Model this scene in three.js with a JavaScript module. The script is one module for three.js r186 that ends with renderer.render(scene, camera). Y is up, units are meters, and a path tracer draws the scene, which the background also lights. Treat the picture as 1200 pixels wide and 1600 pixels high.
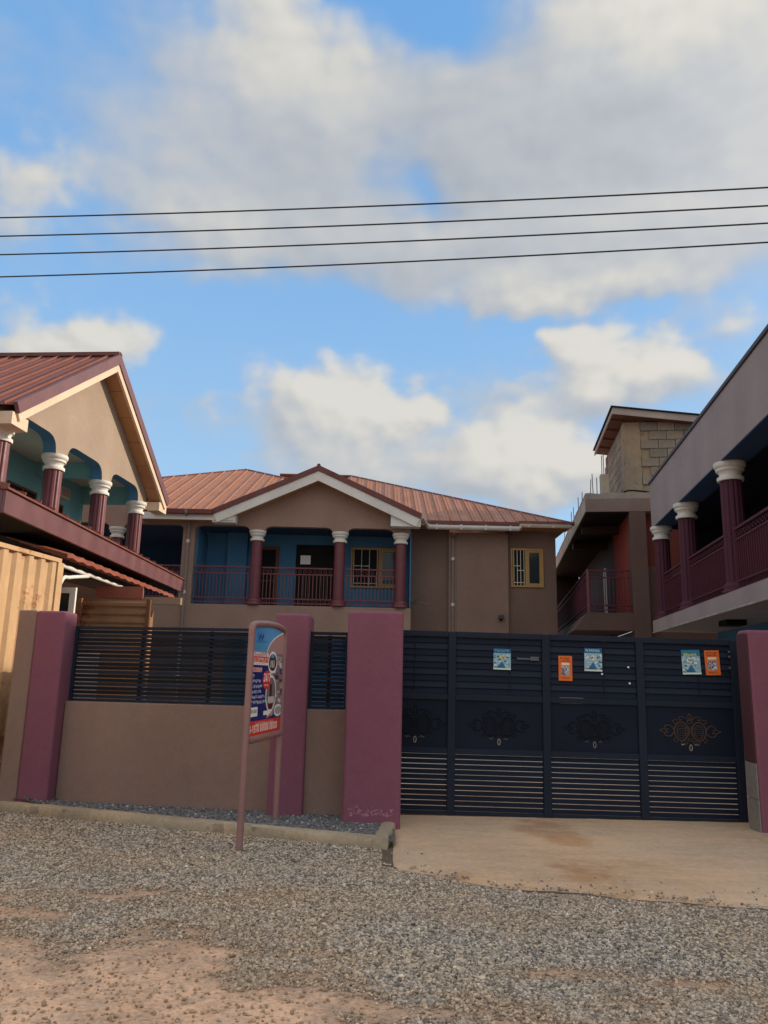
import * as THREE from 'three';
import { RoundedBoxGeometry } from 'three/addons/geometries/RoundedBoxGeometry.js';
import { mergeGeometries, toCreasedNormals } from 'three/addons/utils/BufferGeometryUtils.js';
import { ImprovedNoise } from 'three/addons/math/ImprovedNoise.js';

// ------------------------------------------------------------------ camera, sky, sun, exposure
const D2R = Math.PI / 180;
const scene = new THREE.Scene();
const camera = new THREE.PerspectiveCamera(67.8, 768 / 1024, 0.1, 9000);
camera.position.set(0, 1.6, 0);
camera.rotation.order = 'YXZ';
camera.rotation.set(12.1 * D2R, 0, 1.3 * D2R);
const renderer = new THREE.WebGLRenderer({ antialias: true });
renderer.toneMapping = THREE.LinearToneMapping;
renderer.toneMappingExposure = 1.1;
renderer.shadowMap.enabled = true;
renderer.shadowMap.type = THREE.PCFSoftShadowMap;
const SUN_AZ = 76 * D2R, SUN_EL = 25.5 * D2R;            // azimuth measured from -z towards +x
const sunDir = new THREE.Vector3(Math.cos(SUN_EL) * Math.sin(SUN_AZ), Math.sin(SUN_EL), -Math.cos(SUN_EL) * Math.cos(SUN_AZ));
const sun = new THREE.DirectionalLight(new THREE.Color(1.0, 0.83, 0.64), 4.1);
sun.position.copy(sunDir).multiplyScalar(80).add(new THREE.Vector3(0, 0, -16));
sun.target.position.set(0, 0, -16);
sun.castShadow = true; sun.shadow.radius = 2.2; sun.shadow.mapSize.set(4096, 4096); sun.shadow.bias = -0.0004;
Object.assign(sun.shadow.camera, { left: -45, right: 45, top: 45, bottom: -45, near: 1, far: 180 });
scene.add(sun, sun.target);

const PN = new ImprovedNoise();
function fbm(x, y, z, oct = 4, gain = 0.5) { let a = 1, s = 0, t = 0; for (let i = 0; i < oct; i++) { s += a * PN.noise(x, y, z); t += a; a *= gain; x = x * 2.03 + 7.1; y = y * 2.03 + 3.7; z = z * 2.03 + 1.3; } return s / t; }
const sm = (a, b, x) => { const t = Math.min(1, Math.max(0, (x - a) / (b - a))); return t * t * (3 - 2 * t); };
const mix = (a, b, t) => a + (b - a) * t;

// the sky: a deep-to-pale blue with broken cloud, as seen that evening (azimuth, elevation in degrees)
const CLOUDS = [ // az, el, half width, half height, amount, brightness, crispness (0 thin veil .. 1 cumulus)
  [-23.8, 23.2, 4.8, 2.5, 1.2, 1.02, 0.75], [-26.5, 21.4, 4, 1.8, 0.8, 0.95, 0.8], [-19.3, 18.4, 2.4, 1.2, 0.5, 0.85, 0.2],
  [-4.6, 20.5, 6.6, 2.4, 1.2, 1.04, 0.75], [-7.5, 19.0, 4.5, 2.2, 0.8, 0.9, 0.5], [-3.5, 17.0, 8, 2.4, 0.85, 0.92, 0.4], [1.2, 19.9, 2.6, 1.3, 0.9, 1.0, 0.9], [1, 14.5, 10, 2.2, 0.6, 0.9, 0.2],
  [10.8, 17.2, 5.2, 2.4, 1.25, 1.09, 0.75], [12.6, 15.0, 5.0, 2.3, 1.1, 0.98, 0.9], [6.5, 15.6, 4, 2.6, 0.75, 0.88, 0.4], [16.5, 14.2, 3, 2, 0.7, 0.92, 0.4],
  [17.2, 22.5, 5.2, 1.8, 1.15, 1.03, 0.75], [14.2, 23.9, 2.4, 1.0, 0.9, 1.02, 1], [21.0, 21.4, 3.6, 1.3, 0.9, 0.95, 0.8], [15.5, 20.6, 5, 1.4, 0.6, 0.86, 0.4], [25, 20.4, 3, 1.2, 0.35, 0.85, 0.2], [6.2, 21.5, 3.4, 1.4, 0.45, 0.88, 0.3],
  [-9.5, 43.5, 7, 4, 1.0, 1.0, 0.4], [-5, 39.5, 6, 3.4, 0.9, 0.9, 0.1], [8, 40, 13, 5.0, 0.95, 0.80, 0.1], [16, 36, 13, 5, 1.0, 0.77, 0.1], [22, 43.5, 9, 4.2, 1.1, 1.0, 0.4], [30, 36, 7, 8, 0.9, 0.86, 0.1],
  [-8, 35.5, 8, 4, 0.75, 0.80, 0.1], [-14.5, 31.8, 6.5, 3.0, 0.85, 0.92, 0.4], [-5, 31, 9, 2.6, 0.7, 0.84, 0.1], [8, 31.3, 12, 3.0, 0.95, 0.82, 0.1], [21, 30.5, 11, 3.2, 1.0, 0.86, 0.2],
  [9.5, 28.0, 7, 1.7, 0.85, 0.96, 0.7], [13, 26.6, 5, 1.3, 0.85, 1.03, 0.9], [20, 27.4, 5, 1.2, 0.7, 0.95, 0.6], [-28, 31.3, 4.6, 3.0, 1.0, 0.98, 0.6], [-31, 28, 4, 1.6, 0.4, 0.85, 0.2], [-20, 28.8, 6, 1.2, 0.25, 0.85, 0],
  [-17, 39, 6.5, 6, 0.58, 0.86, 0], [-26, 38.5, 9, 4.2, 0.42, 0.9, 0], [-21, 34.5, 5, 2.6, 0.3, 0.86, 0], [2, 33, 4, 2, 0.3, 0.8, 0], [27, 24.6, 3, 0.8, 0.55, 0.95, 0.5],
  [1.6, 36.6, 3.0, 2.4, -0.62, 1, 0], [3.8, 34.2, 2.2, 1.5, -0.4, 1, 0], [2.6, 46.3, 5, 1.9, -0.85, 1, 0], [-8, 26.0, 12, 1.8, -0.4, 1, 0], [11, 25.0, 3, 0.5, -0.3, 1, 0],
];
function skyTexture() {
  const W = 2048, H = 1024, data = new Float32Array(W * H * 4), res = [0, 0, 0];
  const density = (az, e) => { // fills res: density, brightness, crispness
    const el = e * D2R, ce = Math.cos(el), dx = ce * Math.sin(az * D2R), dz = -ce * Math.cos(az * D2R), dy = Math.sin(el);
    const wx = fbm(dx * 9, dy * 9, dz * 9 + 4.2, 3), wy = fbm(dx * 9 + 31, dy * 9, dz * 9, 3);
    const A = az + wx * 4.4, E = e + wy * 2.8;
    let f = 0, wsum = 1e-5, bsum = 0, csum = 0;
    for (const c of CLOUDS) { const p = (A - c[0]) / c[2], q = (E - c[1]) / c[3], r2 = p * p + q * q; if (r2 > 7) continue; const w = c[4] * Math.exp(-r2); f += w; if (w > 0) { const ww = w * w; wsum += ww; bsum += ww * c[5]; csum += ww * c[6]; } }
    const crisp = csum / wsum, br = bsum > 0 ? bsum / wsum : 0.86;
    const n = fbm(dx * 15, dy * 22, dz * 15 + 9, 3, 0.55), nf = fbm(dx * 44 + 2, dy * 60, dz * 44, 4, 0.6), n2 = fbm(dx * 5 + 3, dy * 8, dz * 5, 3);
    res[0] = f + mix(0.42, 0.62, crisp) * n + mix(0.12, 0.42, crisp) * nf + 0.35 * n2 * Math.min(1, f * 2 + 0.3); res[1] = mix(0.86, br, Math.min(1, wsum * 6)); res[2] = crisp; return res[0];
  };
  for (let j = 0; j < H; j++) {
    const el = ((j + 0.5) / H - 0.5) * Math.PI, se = Math.sin(el), ce = Math.cos(el), e = el / D2R;
    for (let i = 0; i < W; i++) {
      const o = (j * W + i) * 4, u = (i + 0.5) / W, phi = (u - 0.5) * 2 * Math.PI;   // equirect: u = atan2(z, x) / 2pi + 0.5
      const dx = ce * Math.cos(phi), dz = ce * Math.sin(phi), dy = se;
      const t = sm(0, 0.95, Math.pow(Math.max(0, se), 0.62));
      let r = mix(0.46, 0.135, t), g = mix(0.67, 0.345, t), b = mix(0.86, 0.69, t);
      const cosSun = dx * sunDir.x + dy * sunDir.y + dz * sunDir.z;
      const glow = Math.pow(Math.max(0, cosSun), 7) * 0.5 + Math.pow(Math.max(0, cosSun), 40) * 1.2;
      if (e > -4) {
        const az = Math.atan2(dx, -dz) / D2R, inView = sm(60, 40, Math.abs(az)) * sm(66, 52, e) * sm(-2, 6, e);
        let d = 0, br = 1.3, crisp = 0.3, lit = 0;
        if (inView > 0) { density(az, e); d = res[0]; br = res[1]; crisp = res[2]; if (Math.abs(az) < 42 && d > 0.1 && e < 52) lit = d - density(az + 0.9, e + 0.75); }
        if (inView < 1) { const open = sm(-0.30, 0.16, fbm(dx * 3.1 + 11, dy * 5.5, dz * 3.1, 4) + 0.1) * 1.15 + 0.5 * fbm(dx * 15, dy * 22, dz * 15 + 9, 4, 0.55); d = mix(open, d, inView); br = mix(1.3, br, inView); }
        const cover = mix(sm(-0.02, 1.25, d), sm(0.28, 0.86, d), crisp) * 0.96 * sm(-4, 6, e);
        let L = br * (1.0 + 0.10 * Math.min(1, d - 0.7)) + Math.max(-0.16, Math.min(0.14, lit * mix(0.16, 0.34, crisp)));
        L = Math.max(0.62, Math.min(mix(1.4, 1.16, inView), L)) * mix(0.585, 0.55, inView);
        const warm = sm(0.44, 0.62, L);
        const cr = L * mix(0.945, 1.05, warm), cg = L * mix(1.0, 1.015, warm), cb = L * mix(1.075, 0.93, warm);
        r = mix(r, cr, cover); g = mix(g, cg, cover); b = mix(b, cb, cover);
        r += glow * 1.1; g += glow * 0.95; b += glow * 0.72;
        const hz = sm(12, 0, e) * 0.5; r = mix(r, 0.60, hz); g = mix(g, 0.63, hz); b = mix(b, 0.66, hz);
      } else { r = 0.16; g = 0.13; b = 0.11; }
      data[o] = r; data[o + 1] = g; data[o + 2] = b; data[o + 3] = 1;
    }
  }
  const tex = new THREE.DataTexture(data, W, H, THREE.RGBAFormat, THREE.FloatType);
  tex.mapping = THREE.EquirectangularReflectionMapping; tex.magFilter = THREE.LinearFilter; tex.minFilter = THREE.LinearFilter; tex.needsUpdate = true;
  return tex;
}
scene.background = skyTexture();
scene.environment = scene.background;

// ------------------------------------------------------------------ helpers
let seed = 12345;
const rnd = () => { seed = (seed + 0x6d2b79f5) | 0; let t = Math.imul(seed ^ (seed >>> 15), 1 | seed); t = (t + Math.imul(t ^ (t >>> 7), 61 | t)) ^ t; return ((t ^ (t >>> 14)) >>> 0) / 4294967296; };
const rr = (a, b) => a + (b - a) * rnd();

function tileNoise(size, cell, oct, sd, gain = 0.55) { // tileable value noise in 0..1
  const out = new Float32Array(size * size); let amp = 1, tot = 0;
  for (let k = 0; k < oct; k++) {
    const n = cell << k; const lat = new Float32Array(n * n);
    let s = (sd * 7919 + k * 104729) | 0; const r = () => { s = (Math.imul(s, 1664525) + 1013904223) | 0; return (s >>> 8) / 16777216; };
    for (let i = 0; i < n * n; i++) lat[i] = r();
    for (let y = 0; y < size; y++) for (let x = 0; x < size; x++) {
      const fx = x / size * n, fy = y / size * n, x0 = Math.floor(fx), y0 = Math.floor(fy); let tx = fx - x0, ty = fy - y0;
      tx = tx * tx * (3 - 2 * tx); ty = ty * ty * (3 - 2 * ty);
      const x1 = (x0 + 1) % n, y1 = (y0 + 1) % n, X = x0 % n, Y = y0 % n;
      const a = lat[Y * n + X], b = lat[Y * n + x1], c = lat[y1 * n + X], d = lat[y1 * n + x1];
      out[y * size + x] += amp * (a + (b - a) * tx + (c - a) * ty + (a - b - c + d) * tx * ty);
    }
    tot += amp; amp *= gain;
  }
  for (let i = 0; i < out.length; i++) out[i] /= tot;
  return out;
}
function dataTex(size, fn, metres, srgb = true) {
  const d = new Uint8Array(size * size * 4);
  for (let i = 0; i < size * size; i++) { const c = fn(i, i % size, (i / size) | 0); for (let k = 0; k < 3; k++) d[i * 4 + k] = Math.max(0, Math.min(255, Math.round(c[k]))); d[i * 4 + 3] = 255; }
  const t = new THREE.DataTexture(d, size, size, THREE.RGBAFormat);
  t.wrapS = t.wrapT = THREE.RepeatWrapping; t.magFilter = THREE.LinearFilter; t.minFilter = THREE.LinearMipmapLinearFilter; t.generateMipmaps = true;
  t.repeat.set(1 / metres, 1 / metres); if (srgb) t.colorSpace = THREE.SRGBColorSpace; t.needsUpdate = true;
  return t;
}
const nA = tileNoise(512, 4, 6, 1), nB = tileNoise(512, 16, 5, 2), nC = tileNoise(512, 64, 3, 3, 0.7), nD = tileNoise(512, 3, 5, 5);
const cl = (v) => [v, v, v];
const T = {
  plaster: dataTex(512, (i, x, y) => { const v = 234 + (nA[i] - 0.5) * 34 + (nC[i] - 0.5) * 16; const w = (nB[i] - 0.5) * 10; return [v + w, v, v - w]; }, 3.1),
  plasterBump: dataTex(512, (i) => cl(128 + (nC[i] - 0.5) * 190 + (nB[i] - 0.5) * 60), 0.9, false),
  metal: dataTex(512, (i) => { const v = 225 + (nA[i] - 0.5) * 40 + (nC[i] - 0.5) * 16; const s = sm(0.66, 0.72, nD[i]) * 10; return [v + s, v, v - s]; }, 1.7),
  rough: dataTex(512, (i) => cl(170 + (nA[i] - 0.5) * 170 + (nC[i] - 0.5) * 50), 1.3, false),
  concrete: dataTex(512, (i) => { const v = 232 + (nA[i] - 0.5) * 70 + (nC[i] - 0.5) * 34; const w = (nD[i] - 0.5) * 40; const sp = sm(0.70, 0.78, nB[i]) * -40; return [v + w + sp, v + w * 0.35 + sp, v - w * 0.5 + sp]; }, 2.2),
  dirt: dataTex(512, (i) => { const v = 234 + (nA[i] - 0.5) * 50 + (nC[i] - 0.5) * 80 + (nB[i] - 0.5) * 40; const w = (nB[i] - 0.5) * 20; return [v + w, v, v - w]; }, 1.15),
  dirtBump: dataTex(512, (i) => cl(128 + (nC[i] - 0.5) * 170 + (nB[i] - 0.5) * 120), 1.15, false),
  rust: dataTex(512, (i) => { const k = sm(0.55, 0.68, nA[i] * 0.7 + nC[i] * 0.3); const v = 236 + (nB[i] - 0.5) * 36; return [mix(v, 175, k * 0.6), mix(v, 110, k * 0.6), mix(v, 70, k * 0.6)]; }, 2.6),
};
T.drive = dataTex(1024, (i, x, y) => { const q = (a, k, dx, dy) => a[(((y * k + dy) | 0) & 511) * 512 + (((x * k + dx) | 0) & 511)]; const big = q(nD, 0.5, 0, 0), mid = q(nA, 0.5, 90, 40), st = q(nA, 0.5, 200, 310), fine = q(nC, 1, 0, 0), streak = nB[(((y * 2) | 0) & 511) * 512 + (((x * 0.5) | 0) & 511)]; const v = 240 + (mid - 0.5) * 60 + (fine - 0.5) * 34 + (streak - 0.5) * 26; const w = (big - 0.5) * 66; const k = sm(0.56, 0.70, st); return [v + w * 0.45 - k * 26, v - k * 42, v - w * 0.55 - k * 58]; }, 5.2);
const dusty = dataTex(512, (i) => { const k = sm(0.52, 0.66, nA[i] * 0.6 + nC[i] * 0.4); const v = 222 + (nB[i] - 0.5) * 46; return [mix(v, 255, k), mix(v, 240, k), mix(v, 225, k)]; }, 1.4);
function mat(r, g, b, o = {}) {
  const m = new THREE.MeshStandardMaterial({ roughness: 0.85, metalness: 0, ...o });
  m.color.setRGB(r, g, b); return m;
}
const plaster = (r, g, b) => mat(r, g, b, { map: T.plaster, bumpMap: T.plasterBump, bumpScale: 0.0022, roughness: 0.88 });
const metalP = (r, g, b, rough = 0.5) => mat(r, g, b, { map: T.metal, roughness: rough, roughnessMap: T.rough });
const dark = (r, g, b) => { const m = new THREE.MeshPhysicalMaterial({ map: T.metal, roughness: 0.7, specularIntensity: 0.35 }); m.color.setRGB(r, g, b); return m; };
const M = {
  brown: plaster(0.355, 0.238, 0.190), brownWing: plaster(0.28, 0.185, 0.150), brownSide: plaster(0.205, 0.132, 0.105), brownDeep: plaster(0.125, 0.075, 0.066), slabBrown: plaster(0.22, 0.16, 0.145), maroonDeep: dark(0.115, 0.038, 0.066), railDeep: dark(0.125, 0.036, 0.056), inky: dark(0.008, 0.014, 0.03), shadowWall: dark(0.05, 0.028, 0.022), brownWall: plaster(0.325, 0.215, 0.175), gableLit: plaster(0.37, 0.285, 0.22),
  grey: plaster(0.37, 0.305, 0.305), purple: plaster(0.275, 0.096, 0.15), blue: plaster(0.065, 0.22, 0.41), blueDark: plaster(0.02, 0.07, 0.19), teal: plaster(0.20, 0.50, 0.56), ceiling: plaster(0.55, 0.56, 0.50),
  white: mat(0.80, 0.78, 0.73, { map: T.plaster, roughness: 0.8 }), fascia: mat(0.80, 0.785, 0.75, { map: T.plaster, roughness: 0.8 }), cream: mat(0.74, 0.58, 0.44, { map: T.plaster, roughness: 0.75 }),
  maroon: metalP(0.185, 0.042, 0.06, 0.8), rail: metalP(0.19, 0.048, 0.062, 0.9), barge: metalP(0.165, 0.040, 0.034, 0.8), roof: metalP(0.45, 0.195, 0.11, 0.9), roofLeft: metalP(0.235, 0.070, 0.048, 0.9), canopy: metalP(0.175, 0.070, 0.080, 0.85), orange: metalP(0.34, 0.095, 0.058, 0.8),
  soffit: mat(0.50, 0.27, 0.13, { map: T.plaster, roughness: 0.8 }),
  navy: dark(0.022, 0.0315, 0.054), navyDark: dark(0.0105, 0.0145, 0.024), sheet: dark(0.0125, 0.0195, 0.040), rusty: mat(0.075, 0.045, 0.036, { map: T.metal, roughness: 0.85 }), bare: mat(0.45, 0.46, 0.46, { roughness: 0.4, metalness: 0.6, map: T.metal }),
  pvc: mat(0.70, 0.68, 0.64, { map: T.metal, roughness: 0.55 }), pipeGrey: mat(0.27, 0.22, 0.20, { map: T.metal, roughness: 0.65 }),
  wood: mat(0.52, 0.31, 0.10, { map: T.metal, roughness: 0.65 }), darkWood: mat(0.17, 0.065, 0.03, { map: T.metal, roughness: 0.7 }), black: dark(0.012, 0.012, 0.013),
  glass: new THREE.MeshPhysicalMaterial({ color: 0x1c2830, roughness: 0.12, metalness: 0, ior: 1.45 }),
  barWhite: mat(0.62, 0.58, 0.48, { roughness: 0.6 }), paper: mat(0.8, 0.8, 0.78, { roughness: 0.9 }),
  ochre: mat(0.56, 0.365, 0.20, { map: T.rust, roughness: 0.75, bumpMap: T.plasterBump, bumpScale: 0.001 }),
  corr: mat(0.30, 0.155, 0.075, { map: T.rust, roughness: 0.7 }),
  conc: mat(0.48, 0.42, 0.34, { map: T.concrete, bumpMap: T.plasterBump, bumpScale: 0.006, roughness: 0.93 }), concDark: mat(0.33, 0.29, 0.25, { map: T.concrete, bumpMap: T.plasterBump, bumpScale: 0.008, roughness: 0.95 }),
  drive: mat(0.70, 0.475, 0.305, { map: T.drive, bumpMap: T.dirtBump, bumpScale: 0.006, roughness: 0.95 }), kerb: mat(0.52, 0.42, 0.30, { map: T.concrete, bumpMap: T.dirtBump, bumpScale: 0.008, roughness: 0.95 }),
  red: plaster(0.33, 0.042, 0.026), redDull: plaster(0.16, 0.035, 0.026), post: metalP(0.40, 0.215, 0.205, 0.75), wire: mat(0.02, 0.022, 0.03, { roughness: 0.6 }), rebar: mat(0.16, 0.11, 0.09, { roughness: 0.8 }),
};
const blockMats = [mat(0.30, 0.255, 0.205, { map: T.concrete, bumpMap: T.dirtBump, bumpScale: 0.006, roughness: 0.95 }), mat(0.35, 0.29, 0.225, { map: T.concrete, bumpMap: T.dirtBump, bumpScale: 0.006, roughness: 0.95 }), mat(0.25, 0.22, 0.185, { map: T.concrete, bumpMap: T.dirtBump, bumpScale: 0.006, roughness: 0.95 })];
const mortar = mat(0.36, 0.275, 0.185, { map: T.concrete, bumpMap: T.dirtBump, bumpScale: 0.01, roughness: 0.95 });

// geometry: everything is brought to position / normal / uv, uv in metres by the face direction
function fin(list) {
  const gs = (Array.isArray(list) ? list : [list]).map((g) => { const n = g.index ? g.toNonIndexed() : g.clone(); for (const k of Object.keys(n.attributes)) if (!['position', 'normal', 'uv'].includes(k)) n.deleteAttribute(k); if (!n.attributes.normal) n.computeVertexNormals(); if (!n.attributes.uv) n.setAttribute('uv', new THREE.BufferAttribute(new Float32Array(n.attributes.position.count * 2), 2)); n.clearGroups(); return n; });
  const g = gs.length === 1 ? gs[0] : mergeGeometries(gs, false);
  const p = g.attributes.position, nn = g.attributes.normal, uv = g.attributes.uv;
  const a = new THREE.Vector3(), b = new THREE.Vector3(), c = new THREE.Vector3();
  for (let i = 0; i < p.count; i += 3) {
    a.fromBufferAttribute(p, i); b.fromBufferAttribute(p, i + 1); c.fromBufferAttribute(p, i + 2);
    const n = b.clone().sub(a).cross(c.clone().sub(a)); const ax = Math.abs(n.x), ay = Math.abs(n.y), az = Math.abs(n.z);
    [a, b, c].forEach((v, k) => { if (ay >= ax && ay >= az) uv.setXY(i + k, v.x, v.z); else if (ax >= az) uv.setXY(i + k, v.z, v.y); else uv.setXY(i + k, v.x, v.y); });
  }
  return g;
}
function box(x0, y0, z0, x1, y1, z1, r = 0) {
  const w = Math.abs(x1 - x0), h = Math.abs(y1 - y0), d = Math.abs(z1 - z0);
  const g = r > 0 ? new RoundedBoxGeometry(w, h, d, 2, Math.min(r, w / 2.01, h / 2.01, d / 2.01)) : new THREE.BoxGeometry(w, h, d);
  return g.translate((x0 + x1) / 2, (y0 + y1) / 2, (z0 + z1) / 2);
}
const V = (x, y, z) => new THREE.Vector3(x, y, z);
function rod(p, q, r, seg = 8) { const d = q.clone().sub(p), L = d.length(); const g = new THREE.CylinderGeometry(r, r, L, seg); g.applyQuaternion(new THREE.Quaternion().setFromUnitVectors(V(0, 1, 0), d.normalize())); return g.translate((p.x + q.x) / 2, (p.y + q.y) / 2, (p.z + q.z) / 2); }
function tube(pts, r, n = 24, seg = 8, closed = false) { return new THREE.TubeGeometry(new THREE.CatmullRomCurve3(pts, closed), n, r, seg, closed); }
function tri(a, b, c) { const g = new THREE.BufferGeometry(); g.setAttribute('position', new THREE.Float32BufferAttribute([...a, ...b, ...c], 3)); g.computeVertexNormals(); return g; }
const names = {};
function numbered(n) { names[n] = (names[n] ?? -1) + 1; return names[n] ? n + '_' + String(names[n]).padStart(3, '0') : n; }
function shade(o) { o.castShadow = o.receiveShadow = true; return o; }
function part(parent, name, geos, m, label) { const o = shade(new THREE.Mesh(geos.isBufferGeometry && geos.userData.done ? geos : fin(geos), m)); o.name = name; if (label) o.userData.label = label; parent.add(o); return o; }
const done = (g) => { const f = fin(g); f.userData.done = true; return f; };
function thing(name, label, category, pos = [0, 0, 0], turn = 0, group) { const o = new THREE.Group(); o.name = numbered(name); o.position.set(...pos); o.rotation.y = turn; o.userData = { label, category }; if (group) o.userData.group = group; scene.add(o); return o; }
function single(name, geos, m, label, category, group) { const o = shade(new THREE.Mesh(fin(geos), m)); o.name = numbered(name); o.userData = { label, category }; if (group) o.userData.group = group; scene.add(o); return o; }
function struct(name, geo, m) { const o = shade(new THREE.Mesh(geo, m)); o.name = numbered(name); o.userData.kind = 'structure'; scene.add(o); return o; }
function copy(o, label) { const c = o.clone(); c.name = numbered(o.name.replace(/_\d+$/, '')); c.userData = { ...o.userData, label }; scene.add(c); return c; }

// sheet-metal roof: sheets laid up the slope, each a part of its own. origin O, unit vectors A along the eave and B up the slope, polygon in (a, b)
function roofSheets(parent, O, A, B, poly, w, m, offset = 0) {
  const N = A.clone().cross(B).normalize(); if (N.y < 0) N.negate();
  const clip = (pts, keep, cut) => { const out = []; for (let i = 0; i < pts.length; i++) { const p = pts[i], q = pts[(i + 1) % pts.length]; const kp = keep(p), kq = keep(q); if (kp) out.push(p); if (kp !== kq) out.push(cut(p, q)); } return out; };
  const at = (p, h) => O.clone().addScaledVector(A, p[0]).addScaledVector(B, p[1]).addScaledVector(N, h);
  const lo = Math.min(...poly.map((p) => p[0])), hi = Math.max(...poly.map((p) => p[0]));
  const cutA = (v) => (p, q) => { const t = (v - p[0]) / (q[0] - p[0]); return [v, p[1] + t * (q[1] - p[1])]; };
  for (let a0 = lo - offset; a0 < hi; a0 += w) {
    let s = clip(poly, (p) => p[0] >= a0, cutA(a0)); s = clip(s, (p) => p[0] <= a0 + w, cutA(a0 + w));
    if (s.length < 3) continue;
    const pos = [], push = (...v) => v.forEach((k) => pos.push(k.x, k.y, k.z));
    const th = rr(0.018, 0.024);
    for (let i = 1; i < s.length - 1; i++) { push(at(s[0], th), at(s[i], th), at(s[i + 1], th)); push(at(s[0], 0), at(s[i + 1], 0), at(s[i], 0)); }
    for (let i = 0; i < s.length; i++) { const p = s[i], q = s[(i + 1) % s.length]; push(at(p, 0), at(q, 0), at(q, th)); push(at(p, 0), at(q, th), at(p, th)); }
    // the raised seam on the sheet's side and two low ribs in the pan
    const bs = (v) => { const ys = []; for (let i = 0; i < s.length; i++) { const p = s[i], q = s[(i + 1) % s.length]; if ((p[0] - v) * (q[0] - v) <= 0 && p[0] !== q[0]) ys.push(p[1] + (v - p[0]) / (q[0] - p[0]) * (q[1] - p[1])); } return ys.length < 2 ? null : [Math.min(...ys), Math.max(...ys)]; };
    for (const [dv, rw, rh] of [[0.0, 0.022, 0.045], [w / 3, 0.012, 0.010], [2 * w / 3, 0.012, 0.010]]) {
      const v = Math.max(a0, lo) + dv + 0.001, r = bs(v); if (!r || r[1] - r[0] < 0.05) continue;
      const c = [[v, r[0]], [v + rw, r[0]], [v + rw, r[1]], [v, r[1]]], t0 = th - 0.002, t1 = th + rh;
      push(at(c[0], t1), at(c[1], t1), at(c[2], t1)); push(at(c[0], t1), at(c[2], t1), at(c[3], t1));
      for (let i = 0; i < 4; i++) { const p = c[i], q = c[(i + 1) % 4]; push(at(p, t0), at(q, t0), at(q, t1)); push(at(p, t0), at(q, t1), at(p, t1)); }
    }
    const g = new THREE.BufferGeometry(); g.setAttribute('position', new THREE.Float32BufferAttribute(pos, 3)); g.computeVertexNormals();
    part(parent, 'roof_sheet', g, m);
  }
}
// wall with arched openings, returned as [faces, reveals]
function archWall(shape, depth) {
  const g = new THREE.ExtrudeGeometry(shape, { depth, bevelEnabled: false, curveSegments: 8 });
  const p = g.attributes.position, n = g.attributes.normal, F = [], S = [];
  for (let i = 0; i < p.count; i += 3) { const t = Math.abs(n.getZ(i)) > 0.9 ? F : S; for (let k = 0; k < 3; k++) t.push(p.getX(i + k), p.getY(i + k), p.getZ(i + k)); }
  return [F, S].map((a) => { const q = new THREE.BufferGeometry(); q.setAttribute('position', new THREE.Float32BufferAttribute(a, 3)); q.computeVertexNormals(); return q; });
}
// the underside of an arcade from right to left: bays as [x0, x1], flat head with rounded haunches
function archPath(s, bays, ySpring, yHead, rx) {
  for (const [x0, x1] of bays) { s.lineTo(x0, ySpring); s.bezierCurveTo(x0 + 0.01, mix(ySpring, yHead, 0.75), x0 + rx * 0.35, yHead, x0 + rx, yHead); s.lineTo(x1 - rx, yHead); s.bezierCurveTo(x1 - rx * 0.35, yHead, x1 - 0.01, mix(ySpring, yHead, 0.75), x1, ySpring); }
}
const CAPITAL = [[0.0, 0], [0.222, 0], [0.226, 0.012], [0.226, 0.06], [0.222, 0.07], [0.19, 0.078], [0.182, 0.10], [0.186, 0.13], [0.205, 0.165], [0.222, 0.178], [0.236, 0.18], [0.24, 0.19], [0.24, 0.225], [0.236, 0.236], [0.252, 0.24], [0.268, 0.262], [0.272, 0.28], [0.272, 0.325], [0.268, 0.335], [0.0, 0.335]];
function capitalGeo(scale) { return done(toCreasedNormals(new THREE.LatheGeometry(CAPITAL.map(([r, y]) => new THREE.Vector2(r * scale, y * scale)), 28), 0.5)); }
function flutedShaft(r0, r1, y0, y1, flutes) { // shaft with shallow grooves
  const seg = flutes ? flutes * 6 : 28, g = new THREE.CylinderGeometry(r1, r0, y1 - y0, seg, 1, true); g.translate(0, (y0 + y1) / 2, 0);
  if (flutes) { const p = g.attributes.position; for (let i = 0; i < p.count; i++) { const a = Math.atan2(p.getZ(i), p.getX(i)), k = ((a / (2 * Math.PI) * flutes) % 1 + 1) % 1, d = k < 0.12 || k > 0.88 ? 0.86 : 1; p.setX(i, p.getX(i) * d); p.setZ(i, p.getZ(i) * d); } g.computeVertexNormals(); }
  return g;
}
function makeColumn(parent, x, z, y0, y1, r, capScale, flutes, m = M.maroon) {
  const capH = 0.335 * capScale, key = [y0, y1, r, capScale, flutes].join();
  makeColumn.cache ??= {}; const C = (makeColumn.cache[key] ??= {
    shaft: done([flutedShaft(r, r * 0.97, y0 + 0.22, y1 - capH + 0.02, flutes)]), cap: capitalGeo(capScale),
    base: done(new THREE.LatheGeometry([[0, 0], [r * 1.36, 0], [r * 1.4, 0.03], [r * 1.36, 0.07], [r * 1.2, 0.09], [r * 1.28, 0.13], [r * 1.24, 0.17], [r * 1.02, 0.2], [r * 0.99, 0.225], [0, 0.225]].map(([a, b]) => new THREE.Vector2(a, b)), 28)) });
  const c = part(parent, 'column', C.shaft, m); c.position.set(x, 0, z);
  const cap = part(c, 'capital', C.cap, M.white); cap.position.y = y1 - capH;
  const b = part(c, 'base', C.base, m); b.position.y = y0;
  return c;
}
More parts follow.
